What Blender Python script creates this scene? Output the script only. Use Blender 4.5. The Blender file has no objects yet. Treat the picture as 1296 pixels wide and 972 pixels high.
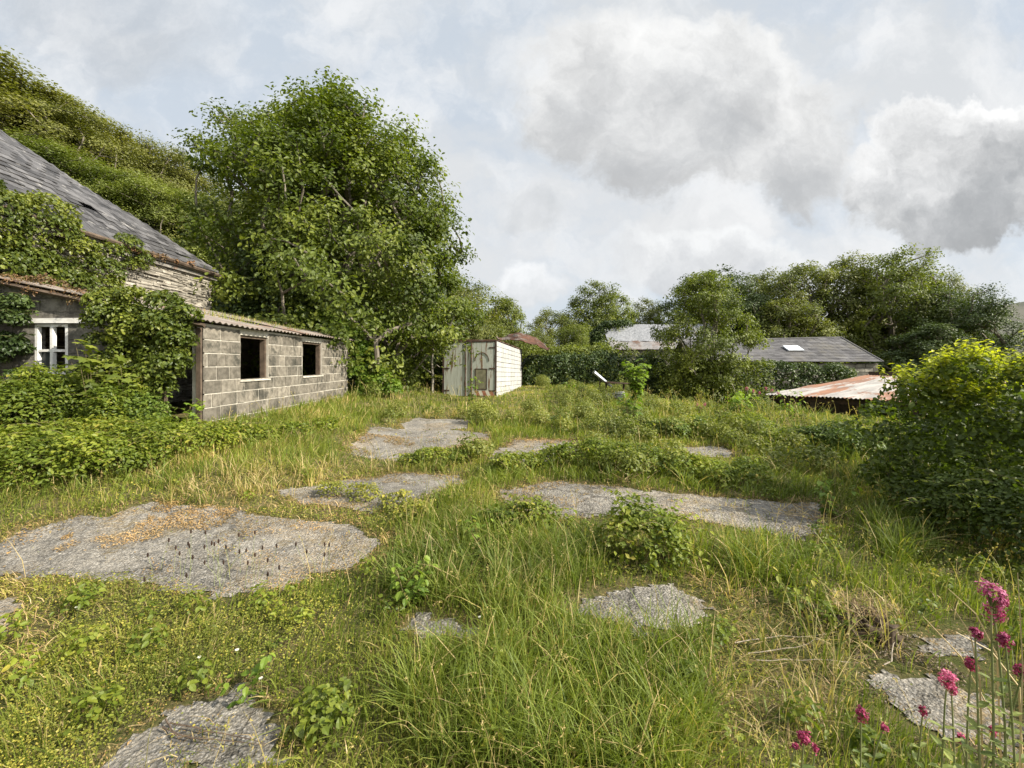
import bpy, math, random
import numpy as np
from math import radians as R

scene = bpy.context.scene
col = scene.collection
rng = np.random.default_rng(7)
random.seed(7)

# ------------------------------------------------------------------ camera, world, sun, exposure
F, HZ, CAMH = 540.0, 460.0, 1.6          # focal length and horizon of the photograph in its own pixels; eye height
cam_d = bpy.data.cameras.new('camera')
cam_d.sensor_width = 36.0
cam_d.lens = 36.0 * F / 1296.0
cam_d.shift_y = -(486.0 - HZ) / 1296.0
cam_d.clip_start = 0.05
cam_d.clip_end = 5000
cam = bpy.data.objects.new('camera', cam_d)
col.objects.link(cam)
cam.location = (0, 0, CAMH)
cam.rotation_euler = (R(90), 0, 0)
scene.camera = cam

SUN_EL, SUN_AZ = 36.0, 112.0             # azimuth clockwise from +Y (the view direction)
scene.view_settings.view_transform = 'Standard'
scene.view_settings.look = 'None'
scene.view_settings.exposure = 1.05
scene.view_settings.gamma = 1.0

sun_d = bpy.data.lights.new('sun', 'SUN')
sun_d.energy = 4.3
sun_d.angle = R(0.6)
sun_d.color = (1.0, 0.92, 0.78)
sun = bpy.data.objects.new('sun', sun_d)
col.objects.link(sun)
sun.rotation_euler = (R(90 - SUN_EL), 0, R(180 - SUN_AZ) + math.pi)
from mathutils import Vector
sdir = Vector((math.sin(R(SUN_AZ)) * math.cos(R(SUN_EL)), math.cos(R(SUN_AZ)) * math.cos(R(SUN_EL)), math.sin(R(SUN_EL))))
sun.rotation_euler = sdir.to_track_quat('Z', 'Y').to_euler()

world = bpy.data.worlds.new('World')
scene.world = world
world.use_nodes = True


class NT:
    """Small helper for writing node trees."""
    def __init__(s, nt):
        s.nt = nt

    def new(s, t, **kw):
        n = s.nt.nodes.new(t)
        for k, v in kw.items():
            setattr(n, k, v)
        return n

    def put(s, sock, v):
        if isinstance(v, bpy.types.NodeSocket):
            s.nt.links.new(v, sock)
        elif v is not None:
            if hasattr(sock, 'default_value'):
                try:
                    sock.default_value = v
                except Exception:
                    sock.default_value = (*v, 1.0)

    def m(s, op, a, b=None, c=None, clamp=False):
        n = s.new('ShaderNodeMath', operation=op, use_clamp=clamp)
        s.put(n.inputs[0], a)
        if b is not None: s.put(n.inputs[1], b)
        if c is not None: s.put(n.inputs[2], c)
        return n.outputs[0]

    def vm(s, op, a, b=None, scale=None):
        n = s.new('ShaderNodeVectorMath', operation=op)
        s.put(n.inputs[0], a)
        if b is not None: s.put(n.inputs[1], b)
        if scale is not None: s.put(n.inputs['Scale'], scale)
        return n.outputs[0]

    def mix(s, f, a, b, blend='MIX'):
        n = s.new('ShaderNodeMix', data_type='RGBA', blend_type=blend)
        s.put(n.inputs[0], f)
        for sock, v in ((n.inputs[6], a), (n.inputs[7], b)):
            if isinstance(v, (tuple, list)) and len(v) == 3: v = (*v, 1.0)
            s.put(sock, v)
        return n.outputs[2]

    def noise(s, vec, scale, detail=4, rough=0.55, out=0, dist=0.0):
        n = s.new('ShaderNodeTexNoise')
        if vec is not None: s.put(n.inputs['Vector'], vec)
        n.inputs['Scale'].default_value = scale
        n.inputs['Detail'].default_value = detail
        n.inputs['Roughness'].default_value = rough
        n.inputs['Distortion'].default_value = dist
        return n.outputs[out]

    def vor(s, vec, scale, feature='F1', out=0):
        n = s.new('ShaderNodeTexVoronoi', feature=feature)
        if vec is not None: s.put(n.inputs['Vector'], vec)
        n.inputs['Scale'].default_value = scale
        return n.outputs[out]

    def step(s, x, a, b, lo=0.0, hi=1.0):
        n = s.new('ShaderNodeMapRange', interpolation_type='SMOOTHSTEP')
        s.put(n.inputs[0], x)
        for i, v in ((1, a), (2, b), (3, lo), (4, hi)): s.put(n.inputs[i], v)
        return n.outputs[0]

    def ramp(s, x, stops):
        n = s.new('ShaderNodeValToRGB')
        s.put(n.inputs[0], x)
        e = n.color_ramp.elements
        while len(e) < len(stops): e.new(0.5)
        for el, (p, c) in zip(e, stops):
            el.position = p
            el.color = (*c, 1.0)
        return n.outputs[0]


# ---- the sky: Nishita sky seen through broken cloud
w = NT(world.node_tree)
for n in list(world.node_tree.nodes): world.node_tree.nodes.remove(n)
sky = w.new('ShaderNodeTexSky', sky_type='NISHITA', sun_disc=False)
sky.sun_elevation = R(SUN_EL)
sky.sun_rotation = R(SUN_AZ)
gen = w.new('ShaderNodeTexCoord').outputs['Generated']
D = w.vm('NORMALIZE', gen)
sep = w.new('ShaderNodeSeparateXYZ'); w.put(sep.inputs[0], D)
ay = w.m('MAXIMUM', w.m('ABSOLUTE', sep.outputs[1]), 0.12)
cu = w.m('DIVIDE', sep.outputs[0], ay)
cv = w.m('DIVIDE', sep.outputs[2], ay)
cmb = w.new('ShaderNodeCombineXYZ'); w.put(cmb.inputs[0], cu); w.put(cmb.inputs[1], cv)
Q = cmb.outputs[0]
warp = w.vm('SUBTRACT', w.noise(Q, 2.6, 6, 0.6, out=1), (0.5, 0.5, 0.5))
QW = w.vm('ADD', Q, w.vm('SCALE', warp, scale=0.34))
warp2 = w.vm('SUBTRACT', w.noise(Q, 9.0, 5, 0.6, out=1), (0.5, 0.5, 0.5))
QW2 = w.vm('ADD', QW, w.vm('SCALE', warp2, scale=0.10))
st = w.new('ShaderNodeMapping'); w.put(st.inputs[0], QW2)
st.inputs['Scale'].default_value = (1.0, 1.9, 1.0)
st.inputs['Rotation'].default_value = (0, 0, R(-18))
f1 = w.noise(st.outputs[0], 1.7, 8, 0.55)
f2 = w.noise(QW, 4.2, 8, 0.6)
f3 = w.noise(QW2, 9.0, 8, 0.6)
hazecol = w.mix(w.step(cv, 0.0, 0.9), (6.6, 6.65, 6.7), (5.7, 5.95, 6.2))
skyblue = w.mix(0.85, sky.outputs[0], (5.6, 6.15, 6.75))
veil = w.step(f1, 0.36, 0.60)
# clearer air towards the upper left of the view
clear = w.m('MULTIPLY', w.step(cu, 0.25, -0.75), w.step(cv, 0.25, 0.65))
veil = w.m('SUBTRACT', veil, w.m('MULTIPLY', clear, 0.5), clamp=True)
base = w.mix(veil, skyblue, hazecol)
streak = w.step(f2, 0.42, 0.70)
base = w.mix(w.m('MULTIPLY', streak, 0.65), base, (7.9, 7.95, 8.0))


def cloud(base, uc, vc, ru, rv, tilt, edge0, edge1, dark, white, amt, bias=0.0, flat=0.0):
    s_ = w.vm('SUBTRACT', QW2, (uc, vc, 0))
    mp = w.new('ShaderNodeMapping'); w.put(mp.inputs[0], s_)
    mp.inputs['Rotation'].default_value = (0, 0, R(tilt))
    sc = w.vm('MULTIPLY', mp.outputs[0], (1 / ru, 1 / rv, 1))
    sp = w.new('ShaderNodeSeparateXYZ'); w.put(sp.inputs[0], sc)
    ln = w.new('ShaderNodeVectorMath', operation='LENGTH'); w.put(ln.inputs[0], sc)
    d = w.m('ADD', ln.outputs['Value'], w.m('MULTIPLY', w.m('SUBTRACT', f2, 0.5), 0.9))
    mask = w.step(d, edge1, edge0)
    sh = w.m('ADD', w.m('MULTIPLY', sp.outputs[1], 0.55), w.m('MULTIPLY', w.m('SUBTRACT', f2, 0.5), 2.0))
    sh = w.m('ADD', sh, w.m('MULTIPLY', w.m('SUBTRACT', d, 0.7), 0.5))
    sh = w.m('ADD', sh, w.m('MULTIPLY', w.m('SUBTRACT', f3, 0.5), 1.3))
    sh = w.step(w.m('ADD', sh, bias), -0.95, 0.95)
    c = w.mix(sh, dark, white)
    return w.mix(w.m('MULTIPLY', mask, amt), base, c)


base = cloud(base, 0.42, 0.60, 0.46, 0.25, 14, 0.78, 1.0, (4.2, 4.25, 4.3), (8.4, 8.4, 8.3), 0.88, bias=-0.02)
base = cloud(base, 1.12, 0.46, 0.38, 0.17, -10, 0.84, 1.0, (3.3, 3.4, 3.5), (8.9, 8.9, 8.85), 0.94, bias=-0.05)
base = cloud(base, 0.05, 0.345, 0.085, 0.045, 0, 0.4, 1.25, (4.4, 4.6, 4.8), (5.8, 6.0, 6.2), 0.5)
base = cloud(base, 0.46, 0.235, 0.30, 0.075, 4, 0.6, 1.05, (4.9, 5.0, 5.2), (8.2, 8.3, 8.3), 0.85, bias=0.1)
base = cloud(base, 0.02, 0.19, 0.10, 0.06, 0, 0.6, 1.05, (5.2, 5.4, 5.6), (8.2, 8.3, 8.4), 0.85, bias=0.2)
base = cloud(base, -0.95, 0.85, 0.3, 0.2, 20, 0.5, 1.3, (3.9, 4.2, 4.6), (6.4, 6.6, 6.8), 0.6)
# sky brightening added around the sun and overhead, out of view, for soft fill
sd_ = w.new('ShaderNodeVectorMath', operation='DOT_PRODUCT'); w.put(sd_.inputs[0], D); w.put(sd_.inputs[1], tuple(sdir))
glow = w.m('ADD', w.m('MULTIPLY', w.step(sd_.outputs['Value'], 0.62, 0.99), 2.4), w.m('MULTIPLY', w.step(sep.outputs[2], 0.62, 0.95), 0.6))
base = w.vm('SCALE', base, scale=w.m('ADD', glow, 1.0))
bg = w.new('ShaderNodeBackground')
w.put(bg.inputs[0], base)
bg.inputs[1].default_value = 0.060
wo = w.new('ShaderNodeOutputWorld')
world.node_tree.links.new(bg.outputs[0], wo.inputs[0])


# ------------------------------------------------------------------ numeric helpers
def at(px, py, Y):
    return np.array([(px - 648.0) / F * Y, Y, CAMH + (HZ - py) / F * Y])


def sstep(a, b, x):
    t = np.clip((np.asarray(x, float) - a) / (b - a), 0, 1)
    return t * t * (3 - 2 * t)


_tab = np.random.default_rng(3).random((256, 256))


def vnoise(x, y, sc=1.0, oct=3, seed=0):
    x = np.asarray(x, float) / sc + 31.7 * seed
    y = np.asarray(y, float) / sc + 17.3 * seed
    out = 0.0; amp = 1.0; tot = 0.0
    for _ in range(oct):
        xi = np.floor(x).astype(int); yi = np.floor(y).astype(int)
        fx = x - xi; fy = y - yi
        fx = fx * fx * (3 - 2 * fx); fy = fy * fy * (3 - 2 * fy)
        a = _tab[xi & 255, yi & 255]; b = _tab[(xi + 1) & 255, yi & 255]
        c = _tab[xi & 255, (yi + 1) & 255]; d = _tab[(xi + 1) & 255, (yi + 1) & 255]
        out = out + amp * ((a * (1 - fx) + b * fx) * (1 - fy) + (c * (1 - fx) + d * fx) * fy)
        tot += amp; amp *= 0.5; x = x * 2.03 + 5.1; y = y * 2.03 + 9.7
    return out / tot


def ground_h(x, y):
    x = np.asarray(x, float); y = np.asarray(y, float)
    z = 0.012 * np.clip(y, -5, 24)
    z = z + 0.42 * sstep(-2.0, -4.8, x) * sstep(2.5, 6.5, y)
    hx = np.clip(-x - 14.5, 0, 45)
    z = z + 0.52 * hx
    z = z + 0.30 * np.clip(-x - 6, 0, 9) * sstep(13.5, 19, y)
    s = (x - 8.1) * 0.83 + (y - 14.0) * 0.56
    z = z - 2.0 * sstep(-0.4, 1.6, s) * sstep(5.0, 8.5, x)
    z = z - 1.6 * sstep(26, 34, y) * sstep(-25, -8, x)
    z = z + 0.09 * (vnoise(x, y, 1.6, 3) - 0.5) * sstep(0, 3, np.abs(y) + np.abs(x))
    z = z + 30 * sstep(200, 600, np.hypot(x, y)) * 0
    return z


def on_ground(px, py):
    """World point of the ground seen at a photograph pixel."""
    Y = 4.0
    for _ in range(60):
        X = (px - 648.0) / F * Y
        h = float(ground_h(X, Y))
        Yn = (CAMH - h) * F / max(py - HZ, 4.0)
        Y = 0.5 * Y + 0.5 * min(Yn, 60)
    X = (px - 648.0) / F * Y
    return np.array([X, Y, float(ground_h(X, Y))])


def inside(poly, x, y):
    poly = np.asarray(poly, float)
    r = np.zeros(np.shape(x), bool)
    j = len(poly) - 1
    for i in range(len(poly)):
        xi, yi = poly[i]; xj, yj = poly[j]
        c = ((yi > y) != (yj > y)) & (x < (xj - xi) * (y - yi) / (yj - yi + 1e-12) + xi)
        r ^= c
        j = i
    return r


# ------------------------------------------------------------------ mesh helpers
class Acc:
    """Collects triangles with a per-point value 'v'; build() links them as ONE mesh object."""
    def __init__(s):
        s.V = []; s.Fc = []; s.A = []; s.n = 0

    def add(s, V, Fc, v=0.5):
        V = np.asarray(V, float).reshape(-1, 3); Fc = np.asarray(Fc, np.int64).reshape(-1, 3)
        s.V.append(V); s.Fc.append(Fc + s.n)
        s.A.append(np.broadcast_to(np.asarray(v, float), (len(V),)).copy())
        s.n += len(V)
        return s

    def quad(s, a, b, c, d, v=0.5):
        return s.add([a, b, c, d], [[0, 1, 2], [0, 2, 3]], v)

    def box(s, c, size, rot=None, v=0.5, jit=0.0):
        hx, hy, hz = np.array(size) / 2
        P = np.array([[sx * hx, sy * hy, sz * hz] for sz in (-1, 1) for sy in (-1, 1) for sx in (-1, 1)], float)
        if jit: P += rng.normal(0, jit, P.shape)
        if rot is not None: P = P @ np.array(rot).T
        P += np.array(c)
        T = [[0, 2, 1], [1, 2, 3], [4, 5, 6], [5, 7, 6], [0, 1, 4], [1, 5, 4], [2, 6, 3], [3, 6, 7], [0, 4, 2], [2, 4, 6], [1, 3, 5], [3, 7, 5]]
        return s.add(P, T, v)

    def prism(s, poly, axis, a0, a1, v=0.5):
        """A polygon in two axes extruded along the third: axis 0 -> (y,z), 1 -> (x,z), 2 -> (x,y). Convex polygons."""
        n = len(poly)
        def mk(p, a):
            return {0: (a, p[0], p[1]), 1: (p[0], a, p[1]), 2: (p[0], p[1], a)}[axis]
        P = [mk(p, a0) for p in poly] + [mk(p, a1) for p in poly]
        T = []
        for i in range(1, n - 1):
            T += [[0, i, i + 1], [n, n + i + 1, n + i]]
        for i in range(n):
            j = (i + 1) % n
            T += [[i, n + i, j], [j, n + i, n + j]]
        return s.add(P, T, v)

    def tube(s, path, rad, n=6, v=0.5):
        path = np.asarray(path, float); k = len(path)
        rad = np.broadcast_to(np.asarray(rad, float), (k,))
        t = np.gradient(path, axis=0); t /= np.linalg.norm(t, axis=1)[:, None] + 1e-9
        ref = np.array([0, 0, 1.0]) if abs(t[:, 2]).mean() < 0.8 else np.array([1.0, 0, 0])
        a = np.cross(t, ref); a /= np.linalg.norm(a, axis=1)[:, None] + 1e-9
        b = np.cross(t, a)
        ang = np.linspace(0, 2 * math.pi, n, endpoint=False)
        P = path[:, None, :] + rad[:, None, None] * (np.cos(ang)[None, :, None] * a[:, None, :] + np.sin(ang)[None, :, None] * b[:, None, :])
        P = P.reshape(-1, 3)
        T = []
        for i in range(k - 1):
            for j in range(n):
                q = (j + 1) % n
                T += [[i * n + j, i * n + q, (i + 1) * n + j], [i * n + q, (i + 1) * n + q, (i + 1) * n + j]]
        for j in range(1, n - 1):
            T += [[0, j + 1, j], [(k - 1) * n, (k - 1) * n + j, (k - 1) * n + j + 1]]
        return s.add(P, T, v)

    def build(s, name, mat, parent=None, smooth=False):
        V = np.concatenate(s.V); Fc = np.concatenate(s.Fc); A = np.concatenate(s.A)
        me = bpy.data.meshes.new(name)
        me.vertices.add(len(V)); me.vertices.foreach_set('co', V.astype(np.float32).ravel())
        me.loops.add(len(Fc) * 3); me.loops.foreach_set('vertex_index', Fc.astype(np.int32).ravel())
        me.polygons.add(len(Fc))
        me.polygons.foreach_set('loop_start', np.arange(0, len(Fc) * 3, 3, dtype=np.int32))
        me.polygons.foreach_set('loop_total', np.full(len(Fc), 3, np.int32))
        me.polygons.foreach_set('use_smooth', np.full(len(Fc), bool(smooth)))
        at_ = me.attributes.new('v', 'FLOAT', 'POINT'); at_.data.foreach_set('value', A.astype(np.float32))
        me.update(calc_edges=True)
        me.materials.append(mat)
        o = bpy.data.objects.new(name, me)
        col.objects.link(o)
        if parent is not None: o.parent = parent
        return o


def empty(name, loc=(0, 0, 0), rz=0.0, scale=None):
    o = bpy.data.objects.new(name, None)
    o.empty_display_size = 0.3
    col.objects.link(o)
    o.location = loc; o.rotation_euler = (0, 0, rz)
    if scale is not None: o.scale = scale
    return o


def tag(o, label=None, cat=None, group=None, kind=None):
    if label: o['label'] = label
    if cat: o['category'] = cat
    if group: o['group'] = group
    if kind: o['kind'] = kind
    return o


def copy_thing(o, parent=None):
    c = o.copy(); col.objects.link(c)
    if parent is not None: c.parent = parent
    for ch in [x for x in o.children]: copy_thing(ch, c)
    return c


def unit(a):
    return a / (np.linalg.norm(a, axis=-1, keepdims=True) + 1e-9)


LEAF4 = (np.array([[0, 0, 0], [.45, .30, .05], [1, 0, -.05], [.45, -.30, .05]]), np.array([[0, 1, 2], [0, 2, 3]]))
LEAF7 = (np.array([[0, 0, 0], [.25, .30, .05], [.65, .26, .03], [1, 0, -.12], [.65, -.26, .03], [.25, -.30, .05], [.5, 0, -.03]]),
         np.array([[0, 6, 1], [1, 6, 2], [2, 6, 3], [3, 6, 4], [4, 6, 5], [5, 6, 0]]))
_lob = []
for k, (a, r) in enumerate([(180, .05), (140, .42), (112, .62), (88, .40), (58, .78), (30, .46), (0, .95), (-30, .46), (-58, .78), (-88, .40), (-112, .62), (-140, .42)]):
    _lob.append([0.25 + r * math.cos(R(a)) * 0.8, r * math.sin(R(a)) * 0.75, -0.08 * r])
LEAFM = (np.array(_lob + [[.25, 0, .04]]), np.array([[12, i, (i + 1) % 12] for i in range(12)]))


def leaves(acc, P, N, size, v, tmpl=LEAF4, droop=0.3, wide=1.0, dirs=None):
    """Leaf faces at points P with normals N."""
    n = len(P)
    if n == 0: return
    N = unit(N + 1e-6)
    d = rng.normal(size=(n, 3)) if dirs is None else np.asarray(dirs, float)
    d[:, 2] -= droop
    d = unit(d - (d * N).sum(1, keepdims=True) * N)
    s_ = np.cross(N, d)
    L, T = tmpl
    size = np.broadcast_to(np.asarray(size, float), (n,))
    V = P[:, None, :] + size[:, None, None] * (L[None, :, 0:1] * d[:, None, :] + wide * L[None, :, 1:2] * s_[:, None, :] + L[None, :, 2:3] * N[:, None, :])
    Fc = T[None, :, :] + (np.arange(n) * len(L))[:, None, None]
    acc.add(V.reshape(-1, 3), Fc.reshape(-1, 3), np.repeat(np.broadcast_to(v, (n,)), len(L)))


def blades(acc, P, h, wd, lean, az, v, twist=None):
    n = len(P)
    t = np.array([0, .4, .75, 1.0]); wt = np.array([.8, 1.0, .65, 0.0])
    dirv = np.stack([np.cos(az), np.sin(az)], 1)
    a2 = az + math.pi / 2 + (rng.normal(0, .7, n) if twist is None else twist)
    sv = np.stack([np.cos(a2), np.sin(a2)], 1)
    V = np.zeros((n, 7, 3)); k = 0
    for i in range(4):
        off = (lean * h * t[i] ** 2)[:, None] * dirv
        c = np.concatenate([P[:, :2] + off, (P[:, 2] + h * t[i] * (1 - .35 * np.clip(lean, 0, 1.6) * t[i]))[:, None]], 1)
        if i < 3:
            o = np.concatenate([(wd * wt[i] * .5)[:, None] * sv, np.zeros((n, 1))], 1)
            V[:, k] = c - o; V[:, k + 1] = c + o; k += 2
        else:
            V[:, k] = c
    T = np.array([[0, 1, 2], [1, 3, 2], [2, 3, 4], [3, 5, 4], [4, 5, 6]])
    Fc = T[None] + (np.arange(n) * 7)[:, None, None]
    acc.add(V.reshape(-1, 3), Fc.reshape(-1, 3), np.repeat(v, 7))


def lobe_leaves(acc, lobes, n, size, tmpl=LEAF4, vlo=0.0, vhi=1.0, up=0.5, low=-0.35, depth=0.35, rnd=0.55, droop=0.3):
    """Leaves over the shells of many overlapping lobes: clumped, uneven, with gaps between."""
    lobes = np.asarray(lobes, float)
    C = lobes[:, :3]; S = lobes[:, 3:6]
    area = (S[:, 0] * S[:, 1] + S[:, 1] * S[:, 2] + S[:, 0] * S[:, 2])
    idx = rng.choice(len(lobes), int(n), p=area / area.sum())
    d = unit(rng.normal(size=(len(idx), 3)))
    d[:, 2] = np.where(d[:, 2] < low, -d[:, 2], d[:, 2])
    r = 1 - depth * rng.random(len(idx)) ** 1.7 + 0.05 * rng.normal(size=len(idx))
    P = C[idx] + d * S[idx] * r[:, None]
    deep = np.zeros(len(P), bool)
    for k in range(len(lobes)):
        q = ((P - C[k]) / S[k])
        deep |= ((q ** 2).sum(1) < 0.36) & (idx != k)
    P = P[~deep]; d = d[~deep]; idx = idx[~deep]
    N = unit(d / S[idx]) * 0.8 + np.array([0, 0, up]) + rng.normal(0, rnd, P.shape)
    lv = rng.random(len(lobes))
    v = np.clip(vlo + (vhi - vlo) * (0.45 * lv[idx] + 0.55 * rng.random(len(P))), 0, 1)
    leaves(acc, P, N, size * rng.uniform(.45, 1.3, len(P)), v, tmpl, droop)


# ------------------------------------------------------------------ materials
def material(name):
    m = bpy.data.materials.new(name)
    m.use_nodes = True
    nt = m.node_tree
    for n in list(nt.nodes): nt.nodes.remove(n)
    k = NT(nt)
    out = k.new('ShaderNodeOutputMaterial')
    bs = k.new('ShaderNodeBsdfPrincipled')
    nt.links.new(bs.outputs[0], out.inputs[0])
    return m, k, bs, out


def attr_v(k):
    a = k.new('ShaderNodeAttribute'); a.attribute_name = 'v'
    return a.outputs['Fac']


def leaf_mat(name, stops, trans=0.35, rough=0.5, spec=0.35, var=0.35, vscale=0.9, tcol=(1.25, 1.35, 0.45)):
    m, k, bs, out = material(name)
    c = k.ramp(attr_v(k), stops)
    pos = k.new('ShaderNodeNewGeometry').outputs['Position']
    nz = k.noise(pos, vscale, 3)
    c = k.mix(1.0, c, k.ramp(nz, [(0.3, (1 - var, 1 - var * .9, 1 - var)), (0.7, (1 + var, 1 + var * .8, 1 + var * .3))]), 'MULTIPLY')
    k.put(bs.inputs['Base Color'], c)
    bs.inputs['Roughness'].default_value = rough
    bs.inputs['Specular IOR Level'].default_value = spec
    tr = k.new('ShaderNodeBsdfTranslucent')
    k.put(tr.inputs[0], k.mix(1.0, c, (*tcol, 1), 'MULTIPLY'))
    mx = k.new('ShaderNodeMixShader'); mx.inputs[0].default_value = trans
    m.node_tree.links.new(bs.outputs[0], mx.inputs[1]); m.node_tree.links.new(tr.outputs[0], mx.inputs[2])
    m.node_tree.links.new(mx.outputs[0], out.inputs[0])
    return m


def bump(k, bs, h, strength=0.4, dist=0.02):
    b = k.new('ShaderNodeBump')
    b.inputs['Strength'].default_value = strength; b.inputs['Distance'].default_value = dist
    k.put(b.inputs['Height'], h)
    k.put(bs.inputs['Normal'], b.outputs[0])


def solid_mat(name, c1, c2, scale=3.0, rough=0.8, bmp=0.3, bscale=30, vmix=0.0, c3=None, t3=(0.55, 0.7), s3=1.2, stretch=None, bdist=0.01, metal=0.0):
    m, k, bs, out = material(name)
    pos = k.new('ShaderNodeTexCoord').outputs['Object']
    if stretch:
        mp = k.new('ShaderNodeMapping'); k.put(mp.inputs[0], pos); mp.inputs['Scale'].default_value = stretch
        pos = mp.outputs[0]
    f = k.step(k.noise(pos, scale, 7, 0.62), 0.3, 0.7)
    c = k.mix(f, c1, c2)
    if vmix:
        sv = k.ramp(attr_v(k), [(0, (1 - vmix,) * 3), (1, (1 + vmix,) * 3)])
        c = k.mix(1.0, c, sv, 'MULTIPLY')
    if c3 is not None:
        c = k.mix(k.step(k.noise(pos, s3, 8, 0.65), *t3), c, c3)
    k.put(bs.inputs['Base Color'], c)
    bs.inputs['Roughness'].default_value = rough
    bs.inputs['Specular IOR Level'].default_value = 0.25
    bs.inputs['Metallic'].default_value = metal
    if bmp: bump(k, bs, k.noise(pos, bscale, 6, 0.7), bmp, bdist)
    return m


M = {}
# foliage: dark -> bright new growth
M['sycamore'] = leaf_mat('sycamore_leaf', [(0, (.046, .070, .010)), (.5, (.098, .132, .018)), (1, (.205, .235, .040))], .40)
M['sapling'] = leaf_mat('sapling_leaf', [(0, (0.066, 0.12, 0.0168)), (0.5, (0.132, 0.21, 0.0264)), (1, (0.24, 0.324, 0.042))], .42)
M['hill'] = leaf_mat('oak_leaf', [(0, (0.0952, 0.1074, 0.0244)), (0.5, (0.1464, 0.1562, 0.0366)), (1, (0.2257, 0.222, 0.061))], .30, vscale=.3, var=.32)
M['hill_green'] = leaf_mat('wood_leaf', [(0, (0.083, 0.1122, 0.0244)), (0.5, (0.1366, 0.1684, 0.0366)), (1, (0.2318, 0.2586, 0.0708))], .32, vscale=.3, var=.32)
M['dark_tree'] = leaf_mat('dark_leaf', [(0, (0.0378, 0.0621, 0.0175)), (0.5, (0.0621, 0.0918, 0.0243)), (1, (0.108, 0.1404, 0.0378))], .24)
M['mid_tree'] = leaf_mat('ash_leaf', [(0, (0.0806, 0.1019, 0.026)), (0.5, (0.1326, 0.1529, 0.039)), (1, (0.2145, 0.2229, 0.0598))], .34, vscale=.3)
M['bright_tree'] = leaf_mat('lime_leaf', [(0, (0.0864, 0.1152, 0.0216)), (0.5, (0.132, 0.1623, 0.03)), (1, (0.198, 0.2234, 0.0456))], .36, vscale=.3)
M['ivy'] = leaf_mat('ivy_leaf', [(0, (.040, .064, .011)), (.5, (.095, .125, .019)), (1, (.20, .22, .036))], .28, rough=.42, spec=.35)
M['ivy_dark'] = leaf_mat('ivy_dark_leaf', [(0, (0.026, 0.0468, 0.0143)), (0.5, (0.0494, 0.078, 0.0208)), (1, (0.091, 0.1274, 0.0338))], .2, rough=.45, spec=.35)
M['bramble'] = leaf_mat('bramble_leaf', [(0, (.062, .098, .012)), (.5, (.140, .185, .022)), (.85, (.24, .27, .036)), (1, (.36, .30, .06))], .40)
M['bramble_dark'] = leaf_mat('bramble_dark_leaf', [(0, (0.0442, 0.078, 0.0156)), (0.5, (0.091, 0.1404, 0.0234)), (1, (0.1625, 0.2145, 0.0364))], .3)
M['privet'] = leaf_mat('shrub_leaf', [(0, (.045, .072, .014)), (.45, (.080, .116, .018)), (.70, (.145, .185, .022)), (1, (.31, .345, .035))], .40)
M['moss_plants'] = leaf_mat('stonecrop', [(0, (.10, .09, .03)), (.5, (.17, .10, .05)), (1, (.26, .14, .08))], .15)
M['grass'] = leaf_mat('grass_blade', [(0, (0.0805, 0.1242, 0.0207)), (0.35, (0.1587, 0.2093, 0.0345)), (0.6, (0.2587, 0.3013, 0.0598)), (0.8, (0.414, 0.345, 0.138)), (1, (0.598, 0.46, 0.2645))], .42, rough=.55, var=.36, vscale=.7, tcol=(1.1, 1.15, .5))
M['privet_tip'] = leaf_mat('shrub_tip_leaf', [(0, (.15, .19, .020)), (.5, (.29, .32, .030)), (1, (.45, .46, .045))], .44)
M['litter'] = leaf_mat('leaf_litter', [(0, (.045, .034, .020)), (.5, (.11, .08, .045)), (1, (.24, .18, .11))], .05, tcol=(1, .9, .7))
M['crust'] = leaf_mat('dry_moss', [(0, (.10, .09, .025)), (.35, (.20, .14, .05)), (.7, (.33, .21, .09)), (1, (.44, .32, .17))], .15, tcol=(1, .9, .6))
M['weed'] = leaf_mat('weed_leaf', [(0, (0.0935, 0.1232, 0.0286)), (0.5, (0.1815, 0.2068, 0.0484)), (1, (0.286, 0.2915, 0.0825))], .38, vscale=.6)
M['clover'] = leaf_mat('clover_leaf', [(0, (0.0935, 0.11, 0.0198)), (0.5, (0.176, 0.1958, 0.0308)), (0.8, (0.275, 0.264, 0.044)), (1, (0.462, 0.385, 0.077))], .32, var=.34, vscale=1.4)
M['straw'] = leaf_mat('dead_stalk', [(0, (.16, .11, .055)), (.4, (.33, .22, .11)), (.75, (.47, .35, .18)), (1, (.58, .48, .30))], .2, tcol=(1, .95, .8))
M['valerian_leaf'] = leaf_mat('valerian_leaf', [(0, (.10, .14, .04)), (1, (.24, .28, .085))], .35)
M['pink'] = leaf_mat('valerian_petal', [(0, (.24, .025, .075)), (.5, (.44, .075, .20)), (1, (.62, .22, .40))], .3, tcol=(1.1, .6, .8))
M['white_petal'] = leaf_mat('white_petal', [(0, (.7, .7, .62)), (1, (.85, .85, .8))], .2, tcol=(1, 1, 1))
M['seedhead'] = solid_mat('seedhead', (.022, .014, .010), (.05, .03, .02), 40, .9, 0)
M['bark'] = solid_mat('bark', (.10, .085, .065), (.22, .19, .15), 6, .9, .5, 20, c3=(.10, .13, .05), stretch=(1, 1, .3))
M['bark_pale'] = solid_mat('bark_pale', (.16, .145, .115), (.30, .27, .22), 6, .9, .4, 20, stretch=(1, 1, .3))
M['stem'] = solid_mat('stem', (.10, .09, .04), (.19, .15, .075), 8, .8, 0)
M['stem_green'] = solid_mat('stem_green', (.14, .17, .06), (.24, .25, .11), 8, .7, 0)
M['deadwood'] = solid_mat('deadwood', (.19, .155, .115), (.36, .31, .245), 12, .9, .4, 40)
M['burnt'] = solid_mat('rotten_wood', (.045, .034, .024), (.13, .095, .065), 10, .95, .8, 25)


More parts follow.
